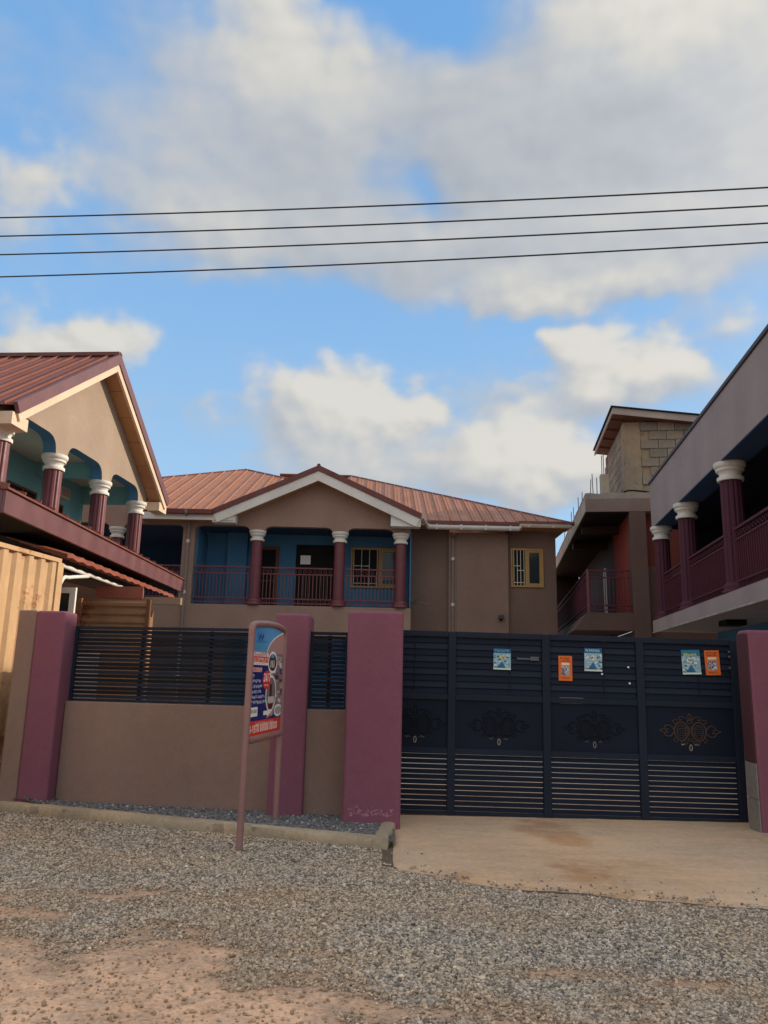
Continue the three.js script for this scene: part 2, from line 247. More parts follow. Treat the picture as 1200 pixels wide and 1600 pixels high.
// balustrade along local x from 0 to L: rails, scroll band, balusters each of its own
const balGeo = {};
function railing(parent, x, y, z, L, H, turn = 0, gap = 0.11, m = M.rail, th = 0.022) {
  const g = [box(0, H - 0.05, -0.03, L, H, 0.03, 0.008), box(0, H - 0.24, -0.02, L, H - 0.205, 0.02), box(0, 0.06, -0.02, L, 0.095, 0.02), box(0, 0.2, -0.02, L, 0.235, 0.02)];
  const n = Math.max(2, Math.round(L / 0.16));
  for (let i = 0; i < n; i++) for (const yy of [H - 0.128, 0.147]) { const t = new THREE.TorusGeometry(0.046, 0.009, 5, 12); t.translate((i + 0.5) * L / n, yy, 0); g.push(t); }
  const r = part(parent, 'railing', g, m); r.position.set(x, y, z); r.rotation.y = turn;
  const key = H + '_' + th; balGeo[key] ??= done(box(-th / 2, 0.235, -th / 2, th / 2, H - 0.24, th / 2));
  const k = Math.round(L / gap); for (let i = 0; i < k; i++) { const b = part(r, 'baluster', balGeo[key], m); b.position.x = (i + 0.5) * L / k; }
  return r;
}
function frameBoxes(x0, y0, x1, y1, z, t, d) { return [box(x0, y0, z - d, x0 + t, y1, z), box(x1 - t, y0, z - d, x1, y1, z), box(x0 + t, y1 - t, z - d, x1 - t, y1, z), box(x0 + t, y0, z - d, x1 - t, y0 + t, z)]; }

// ------------------------------------------------------------------ ground
const dirtLine = (x) => (x < 0.4 ? -5.35 + (x + 2.4) * 0.44 : -4.03 + (x - 0.4) * 0.02);
function dirtAmount(x, z) { // 1 = bare laterite, 0 = thick gravel
  const n = fbm(x * 1.3, 3.1, z * 2.1, 4), n2 = fbm(x * 3.7, 8.1, z * 6.2, 3);
  let d = sm(-0.75, 0.62, z - dirtLine(x) + n * 1.3 + n2 * 0.6);
  const blob = (cx, cz, rx, rz, a) => a * Math.exp(-(((x - cx) / rx) ** 2) - (((z - cz) / rz) ** 2));
  const s = blob(1.1, -4.66, 0.42, 0.11, 0.75) + blob(1.85, -4.5, 0.42, 0.13, 0.9) + blob(-1.6, -5.95, 0.7, 0.3, 0.55) + blob(-0.75, -6.1, 0.6, 0.2, 0.5) + blob(-2.6, -5.9, 0.8, 0.3, 0.5) + blob(0.75, -5.6, 0.3, 0.12, 0.45) + blob(-0.5, -5.15, 0.5, 0.12, 0.45) + blob(-1.4, -5.35, 0.7, 0.18, 0.5);
  d = Math.max(d, Math.min(1, s * (0.75 + n2 * 1.4 + n * 0.6)));
  return Math.max(d, x > 2.6 ? 0 : 0);
}
function groundY(x, z) { return 0.018 * fbm(x * 0.9, 0, z * 0.9, 3) + 0.006 * fbm(x * 5, 4, z * 5, 2); }
{
  const xs = [], zs = [];
  for (const v of [-6000, -1200, -300, -90, -40, -20, -12]) xs.push(v); for (let x = -8; x <= 8.001; x += 0.1) xs.push(x); for (const v of [12, 20, 40, 90, 300, 1200, 6000]) xs.push(v);
  for (const v of [-8000, -1500, -400, -120, -60, -36, -24, -16, -12]) zs.push(v); for (let z = -10; z <= -2.5; z += 0.07) zs.push(z); for (const v of [-2, -1, 0, 2, 6, 15, 60, 300, 2000]) zs.push(v);
  const nx = xs.length, nz = zs.length, pos = [], col = [], uv = [], idx = [];
  for (const z of zs) for (const x of xs) {
    const near = Math.abs(x) < 9 && z > -11 && z < 0; pos.push(x, near ? groundY(x, z) : 0, z); uv.push(x, -z);
    const d = near ? dirtAmount(x, z) : 0.6, n = near ? fbm(x * 0.8 + 5, 1, z * 0.8, 3) : 0, p = fbm(x * 4 + 2, 6, z * 4, 3);
    const k = 1 + n * 0.25 + p * 0.3;
    col.push(mix(0.17, 0.80, d) * k, mix(0.125, 0.51, d) * k * (1 - n * 0.05), mix(0.09, 0.335, d) * k * (1 - n * 0.1));
  }
  for (let j = 0; j < nz - 1; j++) for (let i = 0; i < nx - 1; i++) { const a = j * nx + i; idx.push(a, a + nx, a + 1, a + 1, a + nx, a + nx + 1); }
  const g = new THREE.BufferGeometry(); g.setAttribute('position', new THREE.Float32BufferAttribute(pos, 3)); g.setAttribute('color', new THREE.Float32BufferAttribute(col, 3)); g.setAttribute('uv', new THREE.Float32BufferAttribute(uv, 2)); g.setIndex(idx); g.computeVertexNormals();
  struct('ground', g, new THREE.MeshStandardMaterial({ vertexColors: true, map: T.dirt, bumpMap: T.dirtBump, bumpScale: 0.012, roughness: 0.97 }));
}
// concrete apron in front of the gate, with a broken front edge
const apronEdge = (x) => (x < 1.2 ? mix(-7.24, -6.28, sm(-0.4, 1.6, x + 0.15) * 1.08) : mix(-6.28, -5.75, Math.min(1.6, (x - 1.2) / 2.6)));
{
  const pos = [], idx = [], uv = [], NX = 90, NZ = 46, x0 = 0.13, x1 = 5.4;
  for (let j = 0; j <= NZ; j++) for (let i = 0; i <= NX; i++) {
    const x = mix(x0, x1, i / NX), f = apronEdge(x) + 0.05 * fbm(x * 4, 2, 1, 3) + 0.03 * fbm(x * 14, 7, 1, 2), t = j / NZ, z = mix(f, -12.5, t);
    const side = i === 0 || i === NX; const y = j === 0 ? -0.02 : 0.026 + 0.006 * fbm(x * 1.5, 5, z * 1.5, 3) + 0.0035 * fbm(x * 7, 5, z * 7, 2) - (j === 1 ? 0.008 : 0);
    pos.push(x, side ? -0.02 : y, z); uv.push(x, z);
  }
  for (let j = 0; j < NZ; j++) for (let i = 0; i < NX; i++) { const a = j * (NX + 1) + i, w = NX + 1; idx.push(a, a + 1, a + w, a + 1, a + w + 1, a + w); }
  const g = new THREE.BufferGeometry(); g.setAttribute('position', new THREE.Float32BufferAttribute(pos, 3)); g.setAttribute('uv', new THREE.Float32BufferAttribute(uv, 2)); g.setIndex(idx); g.computeVertexNormals();
  struct('driveway', g, M.drive);
}
struct('yard', new THREE.PlaneGeometry(22, 16, 1, 1).rotateX(-Math.PI / 2).translate(-1, 0.012, -20.6), mat(0.50, 0.42, 0.34, { map: T.concrete, roughness: 0.95 }));
// kerb: one cast strip with a short return to the gate pillar
const KX = 0.1, KZ = -7.65, KA = Math.atan2(1.49, 4.36);
{
  const strip = (L, W, H) => { const g = new THREE.BoxGeometry(L, H, W, Math.ceil(L / 0.08), 3, 3); g.translate(L / 2, H / 2, -W / 2); const p = g.attributes.position; for (let i = 0; i < p.count; i++) { const x = p.getX(i), y = p.getY(i), z = p.getZ(i); const top = y > H * 0.9 ? 1 : 0, e = (z > -0.001 || z < -W + 0.001) && top ? 0.012 : 0; p.setXYZ(i, x, y - e - 0.012 * Math.max(0, fbm(x * 5, y * 9, z * 9, 3)) * 2 * top, z + 0.014 * fbm(x * 4, y * 6 + 3, z, 3) + (z > -0.001 ? -0.01 * top : 0)); } g.computeVertexNormals(); return g; };
  const a = strip(7.2, 0.15, 0.115); a.translate(-7.26, 0, 0); a.rotateY(-KA); a.translate(KX, -0.01, KZ);
  const b = strip(0.86, 0.14, 0.111); b.rotateY(84 * D2R); b.translate(KX + 0.006, -0.008, KZ + 0.004);
  struct('kerb', fin([a, b]), M.kerb);
}
// raised bed of blue-grey chippings between kerb and wall
const bedY = (x) => 0.062 + 0.075 * sm(-3.55, -4.1, x);
const bedPoly = (x, z) => z < KZ - 0.14 + (x - KX) * 0.342 && z > -9.75 && x > -5.4 && x < 0.22;
{
  const pos = [], idx = []; const N = 60;
  for (let i = 0; i <= N; i++) { const x = mix(-6.2, 0.18, i / N), zf = KZ - 0.1 + (x - KX) * 0.342; pos.push(x, bedY(x) - 0.002, Math.max(zf, -9.9), x, bedY(x) + 0.003, -9.9); }
  for (let i = 0; i < N; i++) { const a = i * 2; idx.push(a, a + 2, a + 1, a + 1, a + 2, a + 3); }
  const g = new THREE.BufferGeometry(); g.setAttribute('position', new THREE.Float32BufferAttribute(pos, 3)); g.setIndex(idx); g.computeVertexNormals();
  struct('gravel_bed', fin(g), mat(0.16, 0.15, 0.14, { map: T.dirt, bumpMap: T.dirtBump, bumpScale: 0.012, roughness: 0.97 }));
}
function stones(name, label, count, place, tint) {
  const g = new THREE.IcosahedronGeometry(1, 0); { const p = g.attributes.position, seen = {}; for (let i = 0; i < p.count; i++) { const k = [p.getX(i), p.getY(i), p.getZ(i)].map((v) => v.toFixed(3)).join(); seen[k] ??= [rr(0.68, 1.18), rr(0.6, 1.1), rr(0.68, 1.18)]; p.setXYZ(i, p.getX(i) * seen[k][0], p.getY(i) * seen[k][1] * 0.72, p.getZ(i) * seen[k][2] * 0.8); } g.computeVertexNormals(); }
  const im = new THREE.InstancedMesh(g, mat(1, 1, 1, { roughness: 0.93 }), count), m4 = new THREE.Matrix4(), q = new THREE.Quaternion(), e = new THREE.Euler(), c = new THREE.Color();
  let n = 0, tries = 0;
  while (n < count && tries++ < count * 12) {
    const s = place(); if (!s) continue;
    e.set(rr(-0.6, 0.6), rr(0, 6.28), rr(-0.6, 0.6)); q.setFromEuler(e);
    m4.compose(V(s[0], s[1], s[2]), q, V(s[3] * rr(0.7, 1.35), s[3] * rr(0.65, 1.2), s[3] * rr(0.7, 1.3))); im.setMatrixAt(n, m4);
    const t = tint(s); c.setRGB(t[0], t[1], t[2]); im.setColorAt(n, c); n++;
  }
  im.count = n; shade(im); im.name = numbered(name); im.userData = { label, category: 'gravel', kind: 'stuff' }; scene.add(im); return im;
}
stones('gravel', 'loose grey-brown road gravel thinning out over bare red dirt', 225000, () => {
  const z = -9.3 + 6.0 * Math.pow(rnd(), 0.85), w = -z * 0.56 + 1.3, x = rr(-w, w);
  if (z < KZ + 0.02 + (x - KX) * 0.342 && x < KX + 0.1) return null;                  // behind the kerb
  if (x >= 0.05 && z < apronEdge(x) + 0.03 * fbm(x * 6, 1, z * 6, 2)) { if (x > 5.3 || rnd() > 0.006 * Math.exp((z - apronEdge(x)) * 3) + 1.1 * Math.max(0, fbm(x * 3, 3, z * 5, 3) + 0.12) * Math.exp((z - apronEdge(x)) * 11)) return null; }
  const d = dirtAmount(x, z); if (rnd() < Math.min(0.965, sm(0.12, 0.85, d) * 1.05)) return null;
  const size = d > 0.45 ? rr(0.005, 0.014) : rr(0.0062, 0.0135) * (rnd() < 0.1 ? 1.3 : 1) * (rnd() < 0.06 ? 1.35 : 1);
  return [x, groundY(x, z) + size * rr(0.05, 0.65) + (x > 0.05 && z < apronEdge(x) ? 0.025 : 0), z, size];
}, (s) => { const v = (0.10 + 0.44 * Math.pow(rnd(), 1.15)) * (rnd() < 0.05 ? 1.4 : 1), w = rr(0.10, 0.30) + 0.16 * Math.max(0, fbm(s[0] * 1.1, 2, s[2] * 1.1, 2) + 0.1); const d = Math.min(1, dirtAmount(s[0], s[2]) * 0.9 + 0.85 * Math.max(0, fbm(s[0] * 0.7 + 9, 4, s[2] * 0.9, 3) + 0.14)) * 0.75; return [mix(v * (1 + w), 0.50 * (0.6 + v), d), mix(v * (1 + w * 0.12), 0.33 * (0.6 + v), d), mix(v * (1 - w * 0.75), 0.20 * (0.6 + v), d)]; });
stones('chippings', 'blue-grey stone chippings filling the bed between kerb and wall', 26000, () => {
  const x = rr(-5.2, 0.12), z = rr(-9.7, -7.75); if (!bedPoly(x, z)) return null;
  const s = rr(0.010, 0.021); if (x < -3.7 && rnd() < 0.45) return null; return [x, bedY(x) + 0.004 + s * rr(0.1, 0.8), z, s];
}, () => { const v = rr(0.08, 0.23) * (rnd() < 0.06 ? 2.2 : 1), w = rr(-0.06, 0.06); return [v * (1 + w), v, v * (1.06 - w)]; });

// ------------------------------------------------------------------ front boundary: pillars, low wall, slatted fences
const pillarGroup = 'purple boundary pillars';
function pillar(x0, x1, zf, zb, top, label) {
  const t = thing('gate_pillar', label, 'pillar', [(x0 + x1) / 2, 0, (zf + zb) / 2], 0, pillarGroup), w = (x1 - x0) / 2, d = (zf - zb) / 2;
  part(t, 'shaft', box(-w, -0.03, -d, w, top - 0.02, d, 0.034), M.purple);
  return t;
}
pillar(-4.13, -3.775, -9.2, -9.56, 2.29, 'purple plastered pillar at the left end of the slatted fence, beside the container');
pillar(-1.215, -0.82, -8.84, -9.4, 2.295, 'narrow purple pillar behind the signboard, between long and short fence');
pillar(-0.37, 0.245, -8.5, -9.08, 2.315, 'wide purple gate pillar with white flaking at its foot, left of the gate');
{ // salt bloom and worn paint at the foot of the wide pillar: matter with an outline of its own
  const p = scene.children[scene.children.length - 1]; const g = [];
  const s2 = 0.29; for (let i = 0; i < 150; i++) { const x = rr(-0.24, 0.24), y = 0.16 + Math.abs(rr(-1, 1) * rr(0, 0.1)) + 0.05 * fbm(x * 9, 1, 2, 2), r = rr(0.002, 0.009); const c = new THREE.CircleGeometry(r, 6); c.scale(rr(0.8, 2), rr(0.5, 1.2), 1); c.rotateZ(rr(-0.6, 0.6)); c.translate(x, y, s2 + 0.0022 + i * 0.000008); g.push(c); }
  part(p, 'flaking_paint', g, mat(0.42, 0.20, 0.25, { roughness: 0.95 }));
}
pillar(4.165, 4.86, -8.75, -9.02, 2.22, 'purple gate pillar at the right edge, right of the gate');
part(scene.children[scene.children.length - 1], 'bare_block', [box(-0.362, -0.02, -0.13, -0.3485, 0.36, 0.128, 0.003), box(-0.3615, 0.366, -0.13, -0.3485, 0.74, 0.128, 0.003)], M.concDark, 'grey unpainted block at the foot of the side'); part(scene.children[scene.children.length - 1], 'stop_plate', box(-0.360, 0.745, -0.13, -0.3485, 2.16, 0.125, 0.003), mat(0.10, 0.03, 0.04, { map: T.metal, roughness: 0.85 }), 'dark maroon strip on the side facing the gate');
{
  const w = thing('boundary_wall', 'long low brown plastered wall below the long slatted fence', 'wall', [-2.375, 0, -9.224], -8.1 * D2R);
  part(w, 'wall_panel', box(-1.41, -0.05, -0.19, 1.39, 1.215, 0.0, 0.012), M.brownWall);
  const s = thing('boundary_wall', 'short low brown wall between narrow and wide purple pillars', 'wall', [-0.6, 0, -9.0]);
  part(s, 'wall_panel', box(-0.25, -0.05, -0.1, 0.235, 1.205, 0.07, 0.012), M.brownWall);
  const r = thing('side_wall', 'tall brown wall end joined to the left purple pillar', 'wall', [-4.23, 0, -9.25]);
  part(r, 'wall_panel', box(-0.125, -0.05, -0.5, 0.098, 2.275, 0.03, 0.02), M.brownWall); part(r, 'return_panel', box(-0.115, -0.05, -2.2, 0.09, 1.85, -0.502), M.brownWall);
}
function slatFence(name, label, x0, x1, z, y0, y1, n, turn = 0) {
  const t = thing(name, label, 'fence', [(x0 + x1) / 2, 0, z], turn, 'slatted metal fences on the wall'), w = (x1 - x0) / 2;
  for (const x of [-w + 0.015, w - 0.015]) part(t, 'post', box(x - 0.018, y0, -0.022, x + 0.018, y1, 0.022), M.navy);
  part(t, 'top_rail', box(-w + 0.035, y1 - 0.035, -0.02, w - 0.035, y1, 0.02, 0.004), M.navy);
  part(t, 'bottom_rail', box(-w + 0.035, y0, -0.02, w - 0.035, y0 + 0.028, 0.02, 0.004), M.navy);
  const p = (y1 - y0 - 0.075) / n, g = done(box(-w + 0.036, -p * 0.375, -0.011, w - 0.036, p * 0.375, 0.011, 0.003));
  for (let i = 0; i < n; i++) { const s = part(t, 'slat', g, i % 3 ? M.navyDark : M.navy); s.position.y = y0 + 0.034 + (i + 0.5) * p; s.rotation.x = rr(-0.03, 0.03); }
  for (const k of w > 0.6 ? [-0.35, 0.3] : [0]) part(t, 'back_bar', box(k * w - 0.02, y0 + 0.03, -0.045, k * w + 0.02, y1 - 0.04, -0.017), M.navyDark);
  return t;
}
slatFence('slat_fence', 'long dark navy slatted fence with see-through gaps on the low wall', -3.76, -1.10, -9.30, 1.22, 2.11, 17, -8.1 * D2R);
slatFence('slat_fence', 'short dark slatted fence between narrow and wide purple pillars', -0.815, -0.375, -8.99, 1.21, 2.08, 17);

// ------------------------------------------------------------------ sliding gate
const ornamentGeo = (() => {
  const g = [], t = (pts, r, closed) => g.push(tube(pts.map(([x, y]) => V(x, y, 0)), r, 40, 6, closed));
  const oval = (cx, cy, a, b, r) => t(Array.from({ length: 14 }, (_, i) => [cx + a * Math.cos(i / 14 * 6.283), cy + b * Math.sin(i / 14 * 6.283)]), r, true);
  for (const s of [-1, 1]) {
    oval(s * 0.105, -0.005, 0.082, 0.105, 0.011); oval(s * 0.105, -0.005, 0.052, 0.078, 0.006);
    for (const y of [-0.05, -0.025, 0, 0.025, 0.05]) g.push(rod(V(s * 0.105 - 0.045, y, 0), V(s * 0.105 + 0.045, y, 0), 0.005, 6));
    t([[s * 0.185, 0.0], [s * 0.23, 0.055], [s * 0.28, 0.06], [s * 0.305, 0.03], [s * 0.285, 0.008], [s * 0.262, 0.022]], 0.009);
    t([[s * 0.185, -0.005], [s * 0.23, -0.058], [s * 0.28, -0.062], [s * 0.305, -0.035], [s * 0.285, -0.012], [s * 0.262, -0.025]], 0.009);
    t([[s * 0.3, 0.03], [s * 0.335, 0.012], [s * 0.365, 0.0], [s * 0.335, -0.015], [s * 0.3, -0.03]], 0.007);
    t([[s * 0.02, 0.12], [s * 0.06, 0.155], [s * 0.11, 0.16], [s * 0.135, 0.138], [s * 0.11, 0.122], [s * 0.09, 0.135]], 0.008);
    oval(s * 0.075, -0.135, 0.04, 0.017, 0.007); oval(s * 0.03, 0.0, 0.022, 0.06, 0.007);
    t([[s * 0.17, 0.075], [s * 0.2, 0.11], [s * 0.17, 0.13], [s * 0.15, 0.115]], 0.007); t([[s * 0.17, -0.08], [s * 0.2, -0.11], [s * 0.165, -0.13], [s * 0.15, -0.11]], 0.007);
  }
  oval(0, 0.165, 0.018, 0.034, 0.007); oval(0, 0.105, 0.03, 0.018, 0.007); oval(0, -0.1, 0.03, 0.014, 0.007);
  return done(g);
})();
const loopGeo = done(tube(Array.from({ length: 10 }, (_, i) => V(0.015 * Math.cos(i / 10 * 6.283), 0.034 * Math.sin(i / 10 * 6.283), 0)), 0.0045, 30, 6, true));
{
  const Z = -9.4, gate = thing('sliding_gate', 'wide dark navy sliding gate of slats and scroll panels, carrying flyers', 'gate', [2, 0, Z], 0);
  gate.rotation.z = -0.008;
  const X = (v) => v - 2, S = [-0.32, 0.85, 1.985, 3.12, 4.28], Y = [0.03, 0.735, 1.355, 2.10];
  S.forEach((s, i) => part(gate, 'stile', box(X(s) - (i === 4 ? 0.06 : 0.047), 0.03, -0.03, X(s) + (i === 4 ? 0.03 : 0.047), 2.13, 0.034, 0.006), M.navy));
  for (const y of Y) for (let b = 0; b < 4; b++) part(gate, y > 2 ? 'top_rail' : 'rail', box(X(S[b]) + 0.048, y - 0.033, -0.026, X(S[b + 1]) - (b === 3 ? 0.061 : 0.048), y + 0.033, 0.028, 0.005), M.navy);
  for (let b = 0; b < 4; b++) {
    const x0 = X(S[b]) + 0.048, x1 = X(S[b + 1]) - (b === 3 ? 0.061 : 0.048), cx = (x0 + x1) / 2, w = (x1 - x0) / 2;
    const ps = new THREE.Shape(); ps.moveTo(x0, 0.769); ps.lineTo(x1, 0.769); ps.lineTo(x1, 1.321); ps.lineTo(x0, 1.321); ps.closePath();
    const ox = b === 0 ? X(0.42) : cx, oy = 1.045, slot = (pts) => { const q = new THREE.Path(); pts.forEach(([px, py], k) => (k ? q.lineTo(ox + px, oy + py) : q.moveTo(ox + px, oy + py))); q.closePath(); ps.holes.push(q); };
    for (const sd of [-1, 1]) { slot(Array.from({ length: 14 }, (_, k) => [sd * 0.078 + 0.034 * Math.cos(k / 14 * 6.283), -0.152 + 0.008 * Math.sin(k / 14 * 6.283)])); }
    part(gate, 'backing_sheet', box(x0, 1.389, -0.026, x1, 2.066, -0.021), M.navyDark);
    part(gate, 'scroll_panel', new THREE.ExtrudeGeometry(ps, { depth: 0.006, bevelEnabled: false }).translate(0, 0, -0.004), M.sheet);
    const up = done(box(-w, -0.0375, -0.006, w, 0.0375, 0.006, 0.004)), nU = 9, pu = (2.066 - 1.389) / nU;
    for (let i = 0; i < nU; i++) { const s = part(gate, 'slat', up, i % 2 ? M.navy : M.sheet); s.position.set(cx, 1.389 + (i + 0.5) * pu, -0.002); s.rotation.x = rr(-0.04, 0.04) - 0.22; }
    const lo = done(box(-w, -0.0248, -0.008, w, 0.0248, 0.008, 0.003)), nL = 11, pl = (0.701 - 0.064) / nL;
    for (let i = 0; i < nL; i++) { const s = part(gate, 'slat', lo, M.sheet); s.position.set(cx, 0.064 + (i + 0.5) * pl, 0.0); s.rotation.x = rr(-0.05, 0.03) - 0.12; }
    const or = part(gate, 'ornament', ornamentGeo, b === 3 ? M.rusty : M.navyDark, b === 3 ? 'rust-brown cast scroll ornament' : undefined); or.position.set(b === 0 ? X(0.42) : cx + 0.0, 1.045, 0.004); or.scale.setScalar(1.0);
    const lp = part(or, 'loop', loopGeo, b === 2 ? M.concDark : M.conc, 'pale bare loop'); lp.position.y = -0.19;
    part(gate, 'bracket_plate', box(cx + 0.24 * w, 1.43, 0.0105, cx + 0.24 * w + 0.012, 2.05, 0.0135), M.sheet);
  }
  part(gate, 'latch', [box(X(1.63), 1.82, 0.012, X(1.79), 1.842, 0.03, 0.004), box(X(1.79), 1.81, 0.012, X(1.90), 1.86, 0.036, 0.006)], mat(0.13, 0.14, 0.15, { roughness: 0.4, metalness: 0.5, map: T.metal }));
  part(gate, 'bottom_track', box(-2.3, 0.004, -0.03, 2.3, 0.026, 0.03), mat(0.11, 0.05, 0.03, { map: T.rust, roughness: 0.9 }));
  const bolt = done(new THREE.CylinderGeometry(0.012, 0.012, 0.008, 10).rotateX(Math.PI / 2)); for (const [x, y] of [[2.98, 1.77], [2.99, 1.58], [2.66, 1.68], [4.2, 1.99], [4.2, 1.93], [4.2, 1.8]]) { const o = part(gate, 'bolt', bolt, x < 3 ? M.paper : M.bare); o.position.set(X(x), y, 0.0365 - (x < 4 ? 0.02 : 0)); }
}
// flyers
function canvasTex(w, h, draw) { const c = document.createElement('canvas'); c.width = w; c.height = h; const x = c.getContext('2d'); draw(x, w, h); const t = new THREE.CanvasTexture(c); t.colorSpace = THREE.SRGBColorSpace; t.magFilter = THREE.LinearFilter; return t; }
function glyphs(x, px, py, w, h, n, colour) { x.fillStyle = colour; for (let i = 0; i < n; i++) { const cw = w / n; for (let k = 0; k < 3; k++) if (rnd() < 0.8) x.fillRect(px + i * cw + k * cw * 0.27, py + (rnd() < 0.4 ? h * 0.35 : 0), cw * 0.2, h * (rnd() < 0.6 ? 1 : 0.6)); x.fillRect(px + i * cw, py + (rnd() < 0.5 ? 0 : h * 0.8), cw * 0.75, h * 0.2); } }
function blueFlyer(v) { return canvasTex(160, 210, (x, w, h) => {
  x.fillStyle = '#8fb4c4'; x.fillRect(0, 0, w, h); x.fillStyle = '#1f5f86'; x.fillRect(0, 0, w, h * 0.22);
  if (v === 2) { x.fillStyle = '#2d7a9a'; x.fillRect(0, 0, w, h * 0.26); glyphs(x, 22, 28, 115, 20, 6, '#e8d84c'); } else glyphs(x, 12, 12, 130, 18, 8, v ? '#bfd6da' : '#79a7bb');
  for (let i = 0; i < 40; i++) { x.fillStyle = ['#5d8ea6', '#c9d6d2', '#2b5f80', '#a9c6cf', '#1d3f5c', '#dfe3d8'][Math.floor(rnd() * 6)]; x.fillRect(rnd() * w * 0.9, h * (0.26 + rnd() * 0.6), rr(6, 30), rr(4, 16)); }
  x.fillStyle = v === 0 ? '#d8cfa2' : '#d5ddd9'; x.beginPath(); x.ellipse(w * (v === 2 ? 0.45 : 0.5), h * 0.42, 30, 22, 0, 0, 7); x.fill(); glyphs(x, w * 0.34, h * 0.37, 50, 22, 3, '#3c4a44');
  x.fillStyle = '#2a6a94'; x.beginPath(); x.moveTo(w * 0.5, h * 0.6); x.lineTo(w * 0.72, h * 0.92); x.lineTo(w * 0.2, h * 0.9); x.fill(); x.fillStyle = '#d9e2cf'; x.fillRect(0, h * 0.94, w, h * 0.06); glyphs(x, 10, h * 0.87, 80, 9, 12, '#12344f'); }); }
function orangeFlyer(v) { return canvasTex(130, 210, (x, w, h) => {
  x.fillStyle = '#dd6f2b'; x.fillRect(0, 0, w, h); glyphs(x, 18, 14, 94, 16, 8, '#7d1f10'); glyphs(x, 18, 36, 94, 14, 8, '#7d1f10'); x.fillStyle = '#f0d9c4'; x.fillRect(28, 58, 76, 20);
  x.fillStyle = '#9aa0a8'; x.fillRect(24, 86, 82, 82); for (let i = 0; i < 34; i++) { x.fillStyle = ['#3a3d4c', '#c9cdd0', '#6d5f66', '#53618a', '#e7e2dd', '#a4404a'][Math.floor(rnd() * 6)]; x.fillRect(24 + rnd() * 66, 86 + rnd() * 66, rr(5, 18), rr(5, 18)); }
  glyphs(x, 26, 180, 78, 12, 7, '#7d1f10'); }); }
function flyer(x0, x1, y0, y1, tex, label, group, tilt) {
  const w = x1 - x0, h = y1 - y0, g = new THREE.PlaneGeometry(w, h, 8, 10), p = g.attributes.position;
  for (let i = 0; i < p.count; i++) p.setZ(i, 0.0015 * Math.sin(p.getY(i) * 80 + x0 * 9) + 0.002 * fbm(p.getX(i) * 9 + x0, p.getY(i) * 9, 1, 2) + (p.getY(i) < -h * 0.4 && p.getX(i) > w * 0.2 ? 0.004 : 0)); g.computeVertexNormals();
  const o = shade(new THREE.Mesh(g, new THREE.MeshStandardMaterial({ map: tex, roughness: 0.8, side: THREE.DoubleSide }))); o.name = numbered('flyer'); o.userData = { label, category: 'flyer', group };
  o.position.set((x0 + x1) / 2, (y0 + y1) / 2, -9.4 + 0.0185); o.rotation.z = tilt; scene.add(o);
}
flyer(1.365, 1.575, 1.70, 1.95, blueFlyer(0), 'blue flyer with a cream oval, leftmost on the gate beside the latch', 'blue flyers on the gate', -0.02);
flyer(2.15, 2.315, 1.585, 1.88, orangeFlyer(0), 'orange flyer left of a blue one in the middle of the gate', 'orange flyers on the gate', -0.01);
flyer(2.465, 2.68, 1.705, 1.98, blueFlyer(1), 'pale blue flyer right of the orange one in mid gate', 'blue flyers on the gate', -0.015);
flyer(3.645, 3.87, 1.695, 1.985, blueFlyer(2), 'blue flyer with yellow heading at the right end of the gate', 'blue flyers on the gate', 0.03);
flyer(3.925, 4.105, 1.69, 1.985, orangeFlyer(1), 'orange flyer at the right end, rightmost sheet on the gate', 'orange flyers on the gate', 0.03);

